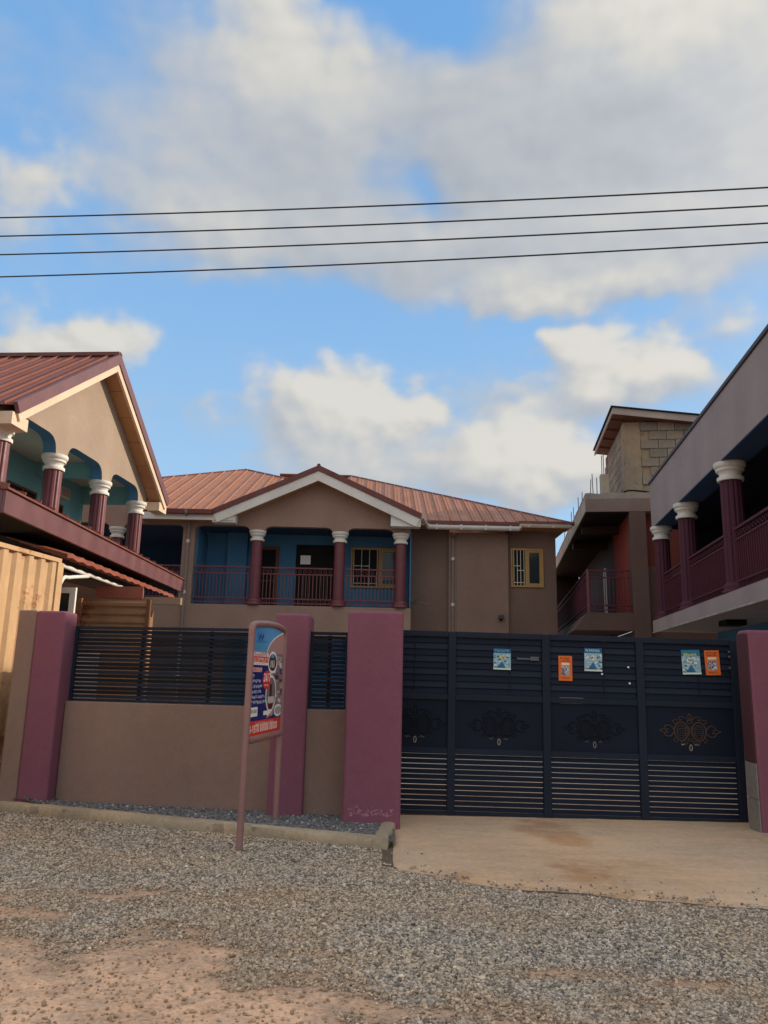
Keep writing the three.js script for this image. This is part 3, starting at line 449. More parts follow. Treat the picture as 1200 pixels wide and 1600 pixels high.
// ------------------------------------------------------------------ signboard on two posts
{
  const P0 = V(-1.25, 0, -7.46), P1 = V(-1.08, 0, -8.62), L = P0.distanceTo(P1), turn = Math.atan2(P1.x - P0.x, P1.z - P0.z) - Math.PI / 2;   // local +x runs from the near post to the far one
  const t = thing('signboard', 'narrow poster signboard on two pinkish pipe legs standing before the wall', 'sign', [P0.x, 0, P0.z], turn);
  const r = 0.033, H = 2.02;
  part(t, 'leg', [rod(V(-0.01, -0.05, 0), V(0.0, H - 0.1, 0), r, 14)], M.post); part(t, 'leg', [rod(V(L, 0.02, 0), V(L, H - 0.01, 0), r, 14)], M.post);
  part(t, 'top_rail', tube([V(0, H - 0.10, 0), V(0.0, H - 0.01, 0), V(0.012, H + 0.02, 0), V(0.05, H + 0.036, 0), V(0.3, H + 0.06, 0), V(L * 0.55, H + 0.075, 0), V(L * 0.8, H + 0.07, 0), V(L - 0.07, H + 0.05, 0), V(L - 0.02, H + 0.03, 0), V(L, H - 0.02, 0)], r, 70, 14), M.post);
  part(t, 'bottom_rail', rod(V(0.02, 0.965, 0), V(L - 0.02, 0.965, 0), 0.036, 14), M.post);
  const tex = canvasTex(560, 560, (x, w, h) => {
    x.fillStyle = '#b98f8f'; x.fillRect(0, 0, w, h);
    const sky = x.createLinearGradient(0, 0, w, 0); sky.addColorStop(0, '#3f8ac2'); sky.addColorStop(0.6, '#62a8dc'); sky.addColorStop(1, '#4f97d0');
    x.fillStyle = sky; x.beginPath(); x.moveTo(0, 0); x.lineTo(w, 0); x.lineTo(w * 0.86, h * 0.045); x.quadraticCurveTo(w * 0.52, h * 0.12, w * 0.44, h * 0.235); x.lineTo(0, h * 0.235); x.fill();
    x.strokeStyle = '#eef2f4'; x.lineWidth = 8; x.beginPath(); x.moveTo(w * 0.98, h * 0.02); x.quadraticCurveTo(w * 0.52, h * 0.1, w * 0.44, h * 0.235); x.stroke();
    x.fillStyle = '#27428a'; for (let i = 0; i < 9; i++) x.fillRect(w * (0.14 + 0.02 * i), h * (0.06 + 0.012 * ((i * 3) % 4)), w * 0.018, h * 0.045); x.fillStyle = '#3a6fb0'; glyphs(x, w * 0.1, h * 0.13, w * 0.3, h * 0.02, 9, '#3560a8'); glyphs(x, w * 0.1, h * 0.175, w * 0.3, h * 0.014, 12, '#6f9f74');
    // photographs on the right: plain patches of rooms
    x.fillStyle = '#8d7477'; x.fillRect(w * 0.5, h * 0.24, w * 0.5, h * 0.63); for (let i = 0; i < 90; i++) { x.fillStyle = ['#6b3f46', '#c7b8b2', '#3f4a78', '#8f8a86', '#512a33', '#b7a7aa', '#ded8d2', '#2d3350'][Math.floor(rnd() * 8)]; x.fillRect(w * (0.5 + rnd() * 0.47), h * (0.24 + rnd() * 0.58), rr(12, 50), rr(8, 34)); }
    x.fillStyle = '#13266b'; x.fillRect(0, h * 0.36, w * 0.52, h * 0.51); x.beginPath(); x.moveTo(w * 0.5, h * 0.87); x.lineTo(w, h * 0.8); x.lineTo(w, h * 0.88); x.fill();
    x.fillStyle = '#e9dfd8'; x.fillRect(0, h * 0.245, w * 0.5, h * 0.035); glyphs(x, w * 0.03, h * 0.25, w * 0.42, h * 0.024, 9, '#a8605f');
    x.fillStyle = '#d9362e'; x.fillRect(0, h * 0.285, w * 0.54, h * 0.05); glyphs(x, w * 0.03, h * 0.292, w * 0.46, h * 0.036, 9, '#f3d6cf'); x.fillStyle = '#f4ece4'; x.fillRect(0, h * 0.336, w * 0.5, h * 0.026); glyphs(x, w * 0.02, h * 0.342, w * 0.4, h * 0.012, 16, '#c7ada5');
    x.fillStyle = '#e6b9b4'; x.fillRect(w * 0.01, h * 0.385, w * 0.3, h * 0.04); glyphs(x, w * 0.02, h * 0.389, w * 0.28, h * 0.03, 7, '#c2483f');
    [[0.08, 2], [0.28, 8], [0.33, 9], [0.3, 8], [0.42, 12], [0.5, 14]].forEach(([ww, n], i) => glyphs(x, w * 0.02, h * (0.448 + i * 0.048), w * ww, h * 0.024, n, '#dfe4ee'));
    const ring = (cx, cy, a, b, c) => { x.fillStyle = c; x.beginPath(); x.ellipse(w * cx, h * cy, w * a, h * b, 0, 0, 7); x.fill(); x.strokeStyle = '#f2f2ee'; x.lineWidth = 13; x.stroke(); };
    ring(0.64, 0.33, 0.14, 0.095, '#4a3c40'); x.fillStyle = '#5f9fc6'; x.fillRect(w * 0.58, h * 0.25, w * 0.1, h * 0.035); for (let k = 0; k < 3; k++) { x.fillStyle = '#dcd6d0'; x.fillRect(w * (0.57 + k * 0.05), h * 0.31, w * 0.025, h * 0.07); }
    ring(0.63, 0.63, 0.16, 0.165, '#7c7672'); x.fillStyle = '#4a3029'; x.fillRect(w * 0.58, h * 0.54, w * 0.08, h * 0.14); x.fillStyle = '#cfc9c0'; x.fillRect(w * 0.54, h * 0.66, w * 0.2, h * 0.06); x.fillStyle = '#5a1c24'; x.fillRect(w * 0.56, h * 0.73, w * 0.14, h * 0.05);
    ring(0.9, 0.8, 0.13, 0.05, '#a8aeb6');
    x.fillStyle = '#df3227'; x.beginPath(); x.ellipse(w * 0.47, h * 0.5, w * 0.12, h * 0.09, 0, 0, 7); x.fill(); x.fillStyle = '#f7e6df'; x.font = 'bold 62px sans-serif'; x.fillText('24/7', w * 0.37, h * 0.515); glyphs(x, w * 0.4, h * 0.54, w * 0.14, h * 0.018, 5, '#f3cfc8');
    x.fillStyle = '#f3f1ea'; x.fillRect(0, h * 0.745, w * 0.24, h * 0.085); x.fillStyle = '#222'; x.font = 'bold 27px sans-serif'; x.fillText('BOOK NOW', w * 0.015, h * 0.80, w * 0.2);
    x.fillStyle = '#fbeee6'; x.beginPath(); x.moveTo(w * 0.42, h * 0.79); x.lineTo(w * 0.55, h * 0.79); x.lineTo(w * 0.55, h * 0.77); x.lineTo(w * 0.66, h * 0.81); x.lineTo(w * 0.55, h * 0.85); x.lineTo(w * 0.55, h * 0.83); x.lineTo(w * 0.42, h * 0.83); x.fill();
    x.fillStyle = '#dc3a2c'; x.fillRect(0, h * 0.87, w, h * 0.13); glyphs(x, w * 0.2, h * 0.885, w * 0.55, h * 0.02, 20, '#f0bdb2'); x.fillStyle = '#fbe9e2'; x.font = 'bold 54px sans-serif'; x.fillText('0-1970 80088 88008', w * 0.02, h * 0.975, w * 0.95);
  });
  const y0 = 1.0, y1 = H + 0.005, W = L - 0.06;
  const sh = new THREE.Shape(); sh.moveTo(0, y0); sh.lineTo(W, y0); sh.lineTo(W, y1 - 0.02); sh.lineTo(W, y1 + 0.005); sh.quadraticCurveTo(W * 0.6, y1 + 0.065, W * 0.3, y1 + 0.03); sh.lineTo(0, y1 - 0.005); sh.closePath();
  const g = new THREE.ExtrudeGeometry(sh, { depth: 0.012, bevelEnabled: false, curveSegments: 10 }); const p = g.attributes.position, uv = g.attributes.uv; for (let i = 0; i < p.count; i++) uv.setXY(i, p.getX(i) / W, (p.getY(i) - y0) / (y1 + 0.03 - y0)); g.clearGroups();
  g.translate(0.03, 0, -0.006); const panel = shade(new THREE.Mesh(g, new THREE.MeshStandardMaterial({ map: tex, roughness: 0.42 }))); panel.name = 'poster_panel'; t.add(panel);
}

// ------------------------------------------------------------------ main house at the back of the yard (local x = world x, z = 0 at the arcade)
{
  const h = thing('main_house', 'two-storey brown house with gabled blue veranda at the back of the yard', 'house', [0, 0, -24]);
  const FL = 3.66, CAP = 6.03, cx = -2.1, cols = [-10.8, -8.5, -4.02, -1.38, 0.56];
  // arcade wall with gable
  const s = new THREE.Shape(); s.moveTo(-13.4, 5.98); archPath(s, [[-13.1, -11.0], [-10.6, -8.74], [-8.26, -6.38], [-5.98, -4.27], [-3.77, -1.63], [-1.13, 0.32]], 6.02, 6.17, 0.3); s.lineTo(0.85, 6.02); s.lineTo(0.85, 6.45); s.lineTo(cx, 7.78); s.lineTo(-5.0, 6.46); s.lineTo(-7.68, 6.46); s.lineTo(-7.68, 7.4); s.lineTo(-13.4, 7.4); s.closePath();
  const [face, rev] = archWall(s, 0.24); face.translate(0, 0, -0.12); rev.translate(0, 0, -0.12);
  part(h, 'arcade_wall', face, M.brown); part(h, 'arch_reveal', rev, M.brown);
  part(h, 'corner_pier', box(-6.37, FL, -0.11, -5.99, 6.03, 0.13), M.brown);
  part(h, 'pier_reveal', box(-5.985, FL, -1.45, -5.94, 6.1, -0.1), M.blue, 'light blue side of the pier');
  for (const x of cols) makeColumn(h, x, 0, FL, CAP, 0.178, 0.99, 0);
  // bodies: veranda slab, back wall, floors below, right wing
  part(h, 'floor_band', box(-13.4, 2.72, -1.5, 0.9, FL, 0.14), M.brown);
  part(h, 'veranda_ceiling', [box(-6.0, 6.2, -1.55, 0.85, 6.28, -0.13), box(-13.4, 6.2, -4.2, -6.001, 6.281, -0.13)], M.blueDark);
  part(h, 'veranda_wall', [box(-5.95, FL, -1.75, 0.9, 6.2, -1.5)], M.blue, 'blue back wall of the upper veranda');
  part(h, 'veranda_wall', [box(-5.2, FL + 0.01, -1.49, -4.55, 6.19, -1.2)], M.blue, 'blue projecting pier on the veranda');
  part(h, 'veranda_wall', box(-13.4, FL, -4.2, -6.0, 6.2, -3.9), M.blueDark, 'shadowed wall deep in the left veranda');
  part(h, 'lower_wall', [box(-13.4, 0, -2.2, -5.2, 2.72, -1.95)], M.brown); part(h, 'lower_wall', box(-5.2, 0, -2.2, 0.9, 2.72, -1.9), M.blue, 'blue ground floor wall behind the fence');
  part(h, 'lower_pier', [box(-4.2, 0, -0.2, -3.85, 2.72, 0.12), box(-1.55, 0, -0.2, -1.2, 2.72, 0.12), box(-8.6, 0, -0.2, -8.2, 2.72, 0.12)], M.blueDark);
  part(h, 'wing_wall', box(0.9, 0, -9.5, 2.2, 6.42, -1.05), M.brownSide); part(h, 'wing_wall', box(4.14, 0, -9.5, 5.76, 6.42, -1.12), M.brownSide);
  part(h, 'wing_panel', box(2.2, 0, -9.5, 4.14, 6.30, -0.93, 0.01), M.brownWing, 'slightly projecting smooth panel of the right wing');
  part(h, 'wing_pilaster', box(2.17, 0, -0.96, 2.42, 6.30, -0.90, 0.008), M.brownWing);
  part(h, 'blue_return', box(0.86, FL, -1.5, 0.9, 6.2, -0.14), M.blue);
  part(h, 'rear_wall', box(-13.4, 0, -9.6, 0.88, 6.4, -9.3), M.brown);
  // railings
  railing(h, -10.6, FL, 0, 1.9, 1.22); railing(h, -8.3, FL, 0, 1.92, 1.22); railing(h, -5.93, FL, 0, 1.74, 1.22); railing(h, -3.82, FL, 0, 2.25, 1.22); railing(h, -1.19, FL, 0, 1.58, 1.22);
  // doors and window on the veranda
  const d1 = part(h, 'door', frameBoxes(-4.25, FL + 0.02, -3.5, 5.78, -1.44, 0.11, 0.07), M.darkWood, 'brown framed door left of the middle'); part(d1, 'door_leaf', box(-4.14, FL + 0.02, -1.50, -3.61, 5.66, -1.485), M.black);
  part(d1, 'grille', [...[-4.0, -3.87, -3.74].map((x) => box(x - 0.012, FL + 0.1, -1.48, x + 0.012, 5.0, -1.46)), box(-4.13, 4.6, -1.485, -3.62, 4.63, -1.457)], M.rail);
  const d2 = part(h, 'door', frameBoxes(-2.93, FL + 0.02, -1.6, 5.86, -1.45, 0.07, 0.06), M.black, 'wide dark doorway with a paper notice'); part(d2, 'door_leaf', box(-2.86, FL + 0.02, -1.50, -1.67, 5.79, -1.485), M.black);
  part(d2, 'notice', box(-2.78, 5.2, -1.483, -2.44, 5.5, -1.475), M.paper); part(d2, 'grille', Array.from({ length: 8 }, (_, i) => box(-2.8 + i * 0.15, FL + 0.1, -1.482, -2.78 + i * 0.15, 4.9, -1.46)), M.rail);
  const windowOf = (x0, y0, x1, y1, z, split, openLeft) => {
    const w = part(h, 'window', [...frameBoxes(x0, y0, x1, y1, z + 0.05, 0.06, 0.07), box(split - 0.03, y0 + 0.06, z - 0.02, split + 0.03, y1 - 0.06, z + 0.045)], M.wood);
    part(w, 'opening', box(x0 + 0.05, y0 + 0.05, z + 0.003, split - 0.02, y1 - 0.05, z + 0.006), M.black);
    part(w, 'pane', box(split + 0.02, y0 + 0.05, z + 0.004, x1 - 0.05, y1 - 0.05, z + 0.012), M.glass);
    part(w, 'sash', frameBoxes(split + 0.031, y0 + 0.061, x1 - 0.061, y1 - 0.061, z + 0.035, 0.07, 0.02), M.wood);
    const n = 4, bars = []; for (let i = 0; i < n; i++) { const x = mix(x0 + 0.1, split - 0.07, i / (n - 1)); bars.push(box(x - 0.009, y0 + 0.06, z + 0.02, x + 0.009, y1 - 0.06, z + 0.034)); }
    const my = mix(y0, y1, 0.5), ax = mix(x0 + 0.1, split - 0.07, 1 / 3), bx = mix(x0 + 0.1, split - 0.07, 2 / 3); bars.push(box(x0 + 0.1, my + 0.05, z + 0.018, bx, my + 0.07, z + 0.036), box(ax, my - 0.1, z + 0.018, split - 0.07, my - 0.08, z + 0.036), box(x0 + 0.1, y0 + 0.14, z + 0.018, split - 0.07, y0 + 0.16, z + 0.036));
    part(w, 'burglar_bars', bars, M.barWhite); return w;
  };
  windowOf(-1.08, 4.45, 0.62, 5.8, -1.49, -0.12); windowOf(4.25, 4.55, 5.33, 5.84, -1.12, 4.76);
  // roofs
  const roof = part(h, 'roof', rod(V(cx, 8.07, 0.675), V(cx, 8.07, -3.6), 0.06, 8), M.barge);
  mainRoof(roof, cx);
  // rainwater goods
  const gut = (x0, x1, y, z) => { const g = new THREE.CylinderGeometry(0.09, 0.09, x1 - x0, 14, 1, false, 0, Math.PI * 2); g.rotateZ(Math.PI / 2); g.translate((x0 + x1) / 2, y, z); const clips = []; for (let x = x0 + 0.3; x < x1; x += 0.8) clips.push(box(x - 0.02, y - 0.082, z - 0.07, x + 0.02, y + 0.085, z + 0.082)); const o = part(h, 'gutter', g, M.pvc); part(o, 'gutter_clip', clips, M.fascia); return o; };
  gut(1.42, 4.42, 6.37, -0.36); gut(4.44, 6.16, 6.53, -0.5);
  part(h, 'gutter_return', [rod(V(4.43, 6.36, -0.36), V(4.43, 6.56, -0.48), 0.07, 10), rod(V(1.2, 6.5, 0.55), V(1.42, 6.38, -0.34), 0.06, 10)], M.pvc);
  const dp = (x, z, y0, y1, ztop, m) => { const o = part(h, 'downpipe', [rod(V(x, y0, z), V(x, y1 - 0.25, z), 0.045, 12), tube([V(x, y1 - 0.26, z), V(x, y1 - 0.18, z), V(x, y1 - 0.1, ztop), V(x, y1, ztop)], 0.045, 12, 10)], m); part(o, 'collar', [y1 - 0.9, (y0 + y1) / 2 + 0.6, y0 + 1.2].map((y) => rod(V(x, y - 0.05, z), V(x, y + 0.05, z), 0.06, 12)), M.pvc); return o; };
  dp(2.3, -0.84, 0.3, 6.3, -0.36, M.pipeGrey); dp(-6.18, 0.2, 0.3, 6.52, 0.72, M.pipeGrey);
  part(h, 'bracket_bar', [rod(V(0.98, 3.93, -0.9), V(1.36, 4.2, -0.5), 0.016, 6), rod(V(0.98, 3.95, -0.9), V(1.5, 3.86, -0.4), 0.02, 6)], M.pipeGrey);
}
function mainRoof(roof, cx) {
  // gable over the veranda: ridge along z
  const gy = 8.02, half = 3.28, ey = 6.53, sl = Math.hypot(half, gy - ey), zf = 0.62;
  for (const sd of [-1, 1]) {
    const O = V(cx + sd * half, ey, zf), B = V(-sd * half / sl, (gy - ey) / sl, 0), A = V(0, 0, -1);
    roofSheets(roof, O, A, B, sd < 0 ? [[0, 0], [0, sl], [3.6, sl], [0.2, 0.2]] : [[0, 0], [0, sl], [3.9, sl], [1.25, 0]], 0.45, M.roof);
    // barge board (maroon above, white below) along the rake, and the boxed eave return
    const ang = Math.atan2(gy - ey, half), mk = (y0, y1, z0, z1, xin) => { const g = new THREE.BoxGeometry(sl + 0.0, y1 - y0, z1 - z0); g.translate(0, (y0 + y1) / 2, (z0 + z1) / 2); g.rotateZ(-sd * ang); g.translate(cx + sd * half / 2, (gy + ey) / 2, 0); return g; };
    part(roof, 'barge_board', mk(-0.115, 0.05, zf - 0.03 + sd * 0.002, zf + 0.055 + sd * 0.002), M.barge);
    part(roof, 'white_fascia', mk(-0.40, -0.118, zf - 0.04 + sd * 0.002, zf + 0.02 + sd * 0.002), M.fascia);
    part(roof, 'soffit', mk(-0.37, -0.34, 0.13, zf - 0.042), M.soffit);
    const bs = new THREE.Shape(); const a = sd > 0 ? [cx + half - 0.96, cx + half - 0.02] : [cx - half + 0.0, cx - half + 0.72];
    const yTop = (x) => ey + (half - Math.abs(x - cx)) * Math.tan(ang) - 0.24; bs.moveTo(a[0], ey - 0.35); bs.lineTo(a[1], ey - 0.35); bs.lineTo(a[1], Math.max(ey - 0.12, yTop(a[1]))); bs.lineTo(a[0], Math.max(ey - 0.12, yTop(a[0]))); bs.closePath();
    part(roof, 'eave_box', new THREE.ExtrudeGeometry(bs, { depth: zf - 0.235, bevelEnabled: false }).translate(0, 0, 0.18), M.fascia);
  }
  // left front slope of the hipped main roof, bounded by the hips seen against the sky; plane rises 0.46 per metre
  const c = Math.hypot(1, 0.46), B = V(0, 0.46 / c, -1 / c), A = V(1, 0, 0), L = (dz) => dz * c;
  const OL = V(0, 6.5, 0.6);   // eave line at local z = 0.6
  const PL = [[-7.72, 0], [-5.0, 0], [-3.2, L(4.1)], [-4.06, L(5.66)], [-5.74, L(7.13)], [-8.49, L(5.13)], [-8.6, L(1.0)]];
  roofSheets(roof, OL, A, B, PL, 0.42, M.roof);
  const pt = (a, b, O) => V(a, O.y + B.y * b, O.z + B.z * b);
  const cap = (p, q) => rod(p, q, 0.065, 8);
  const e1 = pt(-8.49, L(5.13), OL), e2 = pt(-5.74, L(7.13), OL), e3 = pt(-3.2, L(4.9), OL), e0 = pt(-10.6, L(3.5), OL);
  part(roof, 'ridge_cap', [cap(e0, e1), cap(e1, e2), cap(e2, e3)], M.barge);
  const G = (a, b, cc) => tri(a.toArray(), b.toArray(), cc.toArray());
  part(roof, 'rear_slope', [G(e1, e2, V(-8.5, 6.5, -13)), G(e0, e1, V(-10.6, 6.5, -12)), G(e1, V(-8.5, 6.5, -13), V(-10.6, 6.5, -12)), G(e2, e3, V(-5.7, 6.5, -13)), G(e2, V(-5.7, 6.5, -13), V(-8.5, 6.5, -13)), G(e3, V(-1, 6.5, -13), V(-5.7, 6.5, -13))], M.roof);
  part(roof, 'eave_gutter', [box(-7.2, 6.40, 0.60, -5.36, 6.56, 0.74, 0.02)], M.barge);
  part(roof, 'white_fascia', [box(-7.68, 6.24, 0.54, -4.72, 6.46, 0.595)], M.fascia); part(roof, 'soffit', box(-7.68, 6.27, 0.13, -5.0, 6.30, 0.54), M.soffit);
  // right front slope: eave at local z = -0.4, one hip from the peak down to the right corner
  const OR = V(0, 6.56, -0.38), hipEnd = 6.2;
  const P1 = [-1.46, L(7.3)];
  roofSheets(roof, OR, A, B, [[1.12, 0], [hipEnd, 0], P1, [-2.4, L(3.6)]], 0.36, M.roof, 0.1);
  const k1 = pt(P1[0], P1[1], OR), k0 = pt(hipEnd, 0, OR); part(roof, 'ridge_cap', [cap(k0, k1), cap(k1, pt(-4.5, L(7.3), OR))], M.barge);
  part(roof, 'rear_slope', [G(k0, k1, V(6.2, 6.5, -15)), G(k1, V(6.2, 6.5, -15), V(-2, 6.5, -15)), G(k1, pt(-4.5, L(7.3), OR), V(-2, 6.5, -15))], M.roof);
  part(roof, 'eave_board', [box(1.5, 6.44, -0.36, 4.42, 6.57, -0.28, 0.01), box(4.42, 6.58, -0.46, 6.22, 6.64, -0.38, 0.01)], M.barge);
  part(roof, 'soffit', box(0.9, 6.43, -1.1, 6.1, 6.46, -0.42), M.soffit);
  part(roof, 'soffit', box(0.86, 6.42, -1.05, 1.15, 6.45, 0.4), M.soffit);
}
{ // lamp on the right wing
  const t = thing('wall_lamp', 'small dark security lamp on the brown right wing above the gate', 'lamp', [3.88, 3.48, -24.92]);
  part(t, 'bracket', [rod(V(0, 0, 0), V(0, 0.0, 0.12), 0.022, 8), box(-0.05, -0.06, -0.01, 0.05, 0.06, 0.012)], M.black); part(t, 'lamp_head', box(-0.1, -0.02, 0.07, 0.08, 0.12, 0.19, 0.02), mat(0.03, 0.04, 0.05, { roughness: 0.4 }));
}

// ------------------------------------------------------------------ left house: gabled arcade facing the yard (local -z runs into the depth, +x faces the yard)
{
  const TH = 4.4 * D2R, h = thing('left_house', 'sunlit beige house with arched upper veranda and maroon canopy on the left', 'house', [-6.9, 0, -17], -TH);
  const cols = [3.42, 1.40, -0.82, -3.04], CAP = 6.0, FL = 3.72;
  // facade drawn in (u = -z, y), then turned so that it faces +x
  const s = new THREE.Shape(); s.moveTo(-4.0, 5.97); s.lineTo(-3.68, 5.97);
  archPath(s, [[-3.17, -1.65], [-1.15, 0.57], [1.07, 2.79]], 6.0, 6.34, 0.42); s.lineTo(3.35, 6.0); s.lineTo(3.35, 6.42); s.lineTo(0, 8.62); s.lineTo(-4.0, 6.1); s.closePath();
  const turn = (g) => g.translate(0, 0, -0.14).rotateY(Math.PI / 2);      // (u, y, w) -> x = w, z = -u
  const [face, rev] = archWall(s, 0.28); part(h, 'gable_wall', turn(face), M.gableLit, 'sunlit beige gable above the arches'); part(h, 'arch_reveal', turn(rev), M.blue, 'blue underside of the arches');
  for (const z of cols) makeColumn(h, 0, z, FL, CAP, 0.19, 0.98, 10);
  part(h, 'veranda_wall', box(-1.9, 0, -3.3, -1.6, 6.6, 3.6), M.teal, 'pale teal back wall of the veranda');
  part(h, 'veranda_ceiling', box(-1.6, 6.45, -3.3, -0.15, 6.52, 3.6), M.ceiling);
  part(h, 'end_beam', box(-1.6, 6.0, -3.36, -0.15, 6.45, -3.14), M.teal); part(h, 'end_beam', box(-1.6, 6.0, 3.45, -0.15, 6.45, 3.66), M.teal);
  part(h, 'cross_beam', [box(-1.6, 6.12, -0.95, -0.15, 6.45, -0.7)], M.teal);
  part(h, 'floor_slab', box(-1.9, 3.4, -3.6, 0.2, FL, 3.7), M.brown); part(h, 'body_wall', box(-9, 0, -3.5, -1.9, 6.5, 3.7), M.brown); part(h, 'lower_wall', box(-1.9, 0, -3.5, -1.5, 3.4, 3.7), M.brown);
  railing(h, 0, FL, 3.2, 1.6, 0.95, Math.PI / 2); railing(h, 0, FL, 1.2, 1.8, 0.95, Math.PI / 2); railing(h, 0, FL, -1.03, 1.8, 0.95, Math.PI / 2);
  const win = (z0, z1, y0, y1) => { const w = part(h, 'window', [box(-1.6, y0, z0, -1.55, y1, z0 + 0.05), box(-1.6, y0, z1 - 0.05, -1.55, y1, z1), box(-1.6, y1 - 0.05, z0 + 0.05, -1.55, y1, z1 - 0.05), box(-1.6, y0, z0 + 0.05, -1.55, y0 + 0.05, z1 - 0.05), box(-1.6, y0 + 0.05, (z0 + z1) / 2 - 0.02, -1.552, y1 - 0.05, (z0 + z1) / 2 + 0.02)], M.darkWood); part(w, 'pane', box(-1.598, y0 + 0.05, z0 + 0.05, -1.585, y1 - 0.05, z1 - 0.05), M.glass); };
  win(-0.83, 0.4, 4.5, 5.72); win(-2.15, -1.55, 4.4, 5.7);
  // roof: ridge along x at z = 0, rakes overhang the gable by half a metre
  const roof = part(h, 'roof', [box(-9.3, 8.86, -0.1, 0.56, 8.95, 0.1)], M.barge);
  const ry = 8.86, ey = 6.22, half = 3.92, sl = Math.hypot(half, ry - ey), ang = Math.atan2(ry - ey, half);
  for (const sd of [1, -1]) {
    roofSheets(roof, V(-9.3, ey, sd * half), V(1, 0, 0), V(0, (ry - ey) / sl, -sd * half / sl), [[0, 0], [9.82, 0], [9.82, sl], [0, sl]], 0.40, M.roofLeft);
    const mk = (y0, y1, x0, x1) => { const g = new THREE.BoxGeometry(x1 - x0, y1 - y0, sl); g.translate((x0 + x1) / 2, (y0 + y1) / 2, 0); g.rotateX(sd * ang); g.translate(0, (ry + ey) / 2, sd * half / 2); return g; };
    part(roof, 'barge_board', mk(-0.16, 0.055, 0.49 + sd * 0.002, 0.57 + sd * 0.002), M.canopy); part(roof, 'cream_fascia', mk(-0.31, -0.163, 0.48 + sd * 0.002, 0.54 + sd * 0.002), M.cream);
    for (let i = 0; i < 6; i++) { const g = new THREE.BoxGeometry(0.33, 0.02, sl / 6 - 0.012); g.translate(0.311, -0.285 + (i % 2) * 0.003, (i - 2.5) * sl / 6); g.rotateX(sd * ang); g.translate(0, (ry + ey) / 2, sd * half / 2); part(roof, 'soffit_board', g, M.soffit); }
    part(roof, 'eave_box', box(0.16, ey - 0.36, sd * half - (sd > 0 ? 0.52 : 0.02), 0.5, ey - 0.12, sd * half + (sd > 0 ? 0.02 : 0.52), 0.01), M.cream);
  }
  part(roof, 'ridge_cap', [rod(V(-9.3, ry + 0.05, 0), V(0.56, ry + 0.05, 0), 0.07, 8)], M.barge);
  part(roof, 'gutter', [rod(V(-9.3, ey - 0.06, half + 0.1), V(0.2, ey - 0.06, half + 0.1), 0.09, 12), box(-9.3, ey - 0.02, half + 0.0, 0.22, ey + 0.05, half + 0.2)], M.pipeGrey);
  part(roof, 'soffit', box(-9.3, ey - 0.32, 3.66, 0.15, ey - 0.29, half), M.soffit);
}
{ // the maroon canopy along the left house at first-floor level
  const t = thing('canopy', 'long maroon sheet-metal canopy running along the left house above the container', 'canopy', [-4.95, 0, -9.7], 0.9 * D2R);
  // local -z runs into the depth; 9.85 m long
  const L = 9.85, seams = [0, 0.33, 0.66, 0.885, 1];
  for (let i = 0; i < 4; i++) part(t, 'fascia_board', box(-0.03, 3.56 + (i === 3 ? -0.006 : 0), -seams[i + 1] * L + 0.006, 0.015, 3.865, -seams[i] * L, 0.006), M.canopy);
  part(t, 'end_board', box(-1.9, 3.56, -0.035, -0.032, 3.865, 0.0), M.canopy);
  const roof = part(t, 'drip_edge', box(-0.06, 3.868, -L, 0.05, 3.895, 0.03, 0.008), M.roofLeft);
  roofSheets(roof, V(0.04, 3.88, 0.03), V(0, 0, -1), V(-0.985, 0.17, 0), [[0, 0], [L, 0], [L, 1.9], [0, 1.9]], 0.5, M.roofLeft);
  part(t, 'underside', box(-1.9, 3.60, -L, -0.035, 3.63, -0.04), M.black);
}
{
  const t = thing('air_conditioner', 'small pale air conditioner box under the arches of the left house', 'air conditioner', [-8.38, 6.02, -19.1], -4.4 * D2R);
  part(t, 'casing', box(-0.14, -0.14, -0.36, 0.14, 0.14, 0.36, 0.02), M.cream); part(t, 'grille', [-0.08, -0.03, 0.02, 0.07].map((y) => box(0.14, y, -0.3, 0.148, y + 0.02, 0.1)), M.pipeGrey);
}

// ------------------------------------------------------------------ container, shed and small awning behind the left pillar
{
  const TH = 8 * D2R, t = thing('shipping_container', 'ochre corrugated shipping container beside the left pillar under the maroon canopy', 'container', [-4.83, 0, -11.35], -TH);
  // local +z runs toward the street; side face at x = 0
  const L = 6.0, y0 = 0.28, y1 = 3.2, pts = []; const pitch = 0.29; for (let z = 0.1; z < L - 0.1; z += pitch) pts.push([z, 0], [z + 0.10, 0], [z + 0.145, -0.045], [z + 0.245, -0.045]);
  const pos = []; const q = (a, b, c, d) => pos.push(...a, ...b, ...c, ...a, ...c, ...d);
  for (let i = 0; i < pts.length - 1; i++) { const [za, xa] = pts[i], [zb, xb] = pts[i + 1]; q([xa, y0 + 0.1, zb ? zb : 0].map((v, k) => (k === 2 ? zb : k === 0 ? xb : v)), [xa, y0 + 0.1, za], [xa, y1 - 0.06, za], [xb, y1 - 0.06, zb]); }
  const g = new THREE.BufferGeometry(); g.setAttribute('position', new THREE.Float32BufferAttribute(pos, 3)); g.computeVertexNormals();
  part(t, 'corrugated_side', g, M.ochre);
  part(t, 'frame', [box(-0.09, y1 - 0.06, 0, 0.02, y1, L), box(-0.12, y0, 0, 0.02, y0 + 0.1, L), box(-0.12, y0 + 0.1, -0.06, 0.025, y1 - 0.06, 0.09)], M.ochre);
  part(t, 'body', box(-2.4, y0, 0.0, -0.1, y1 - 0.005, L), M.ochre); part(t, 'plinth', [box(-0.4, -0.02, 0.3, -0.02, y0, 1.0, 0.01), box(-0.4, -0.02, 2.2, -0.02, y0, 2.9, 0.01)], M.concDark);
}
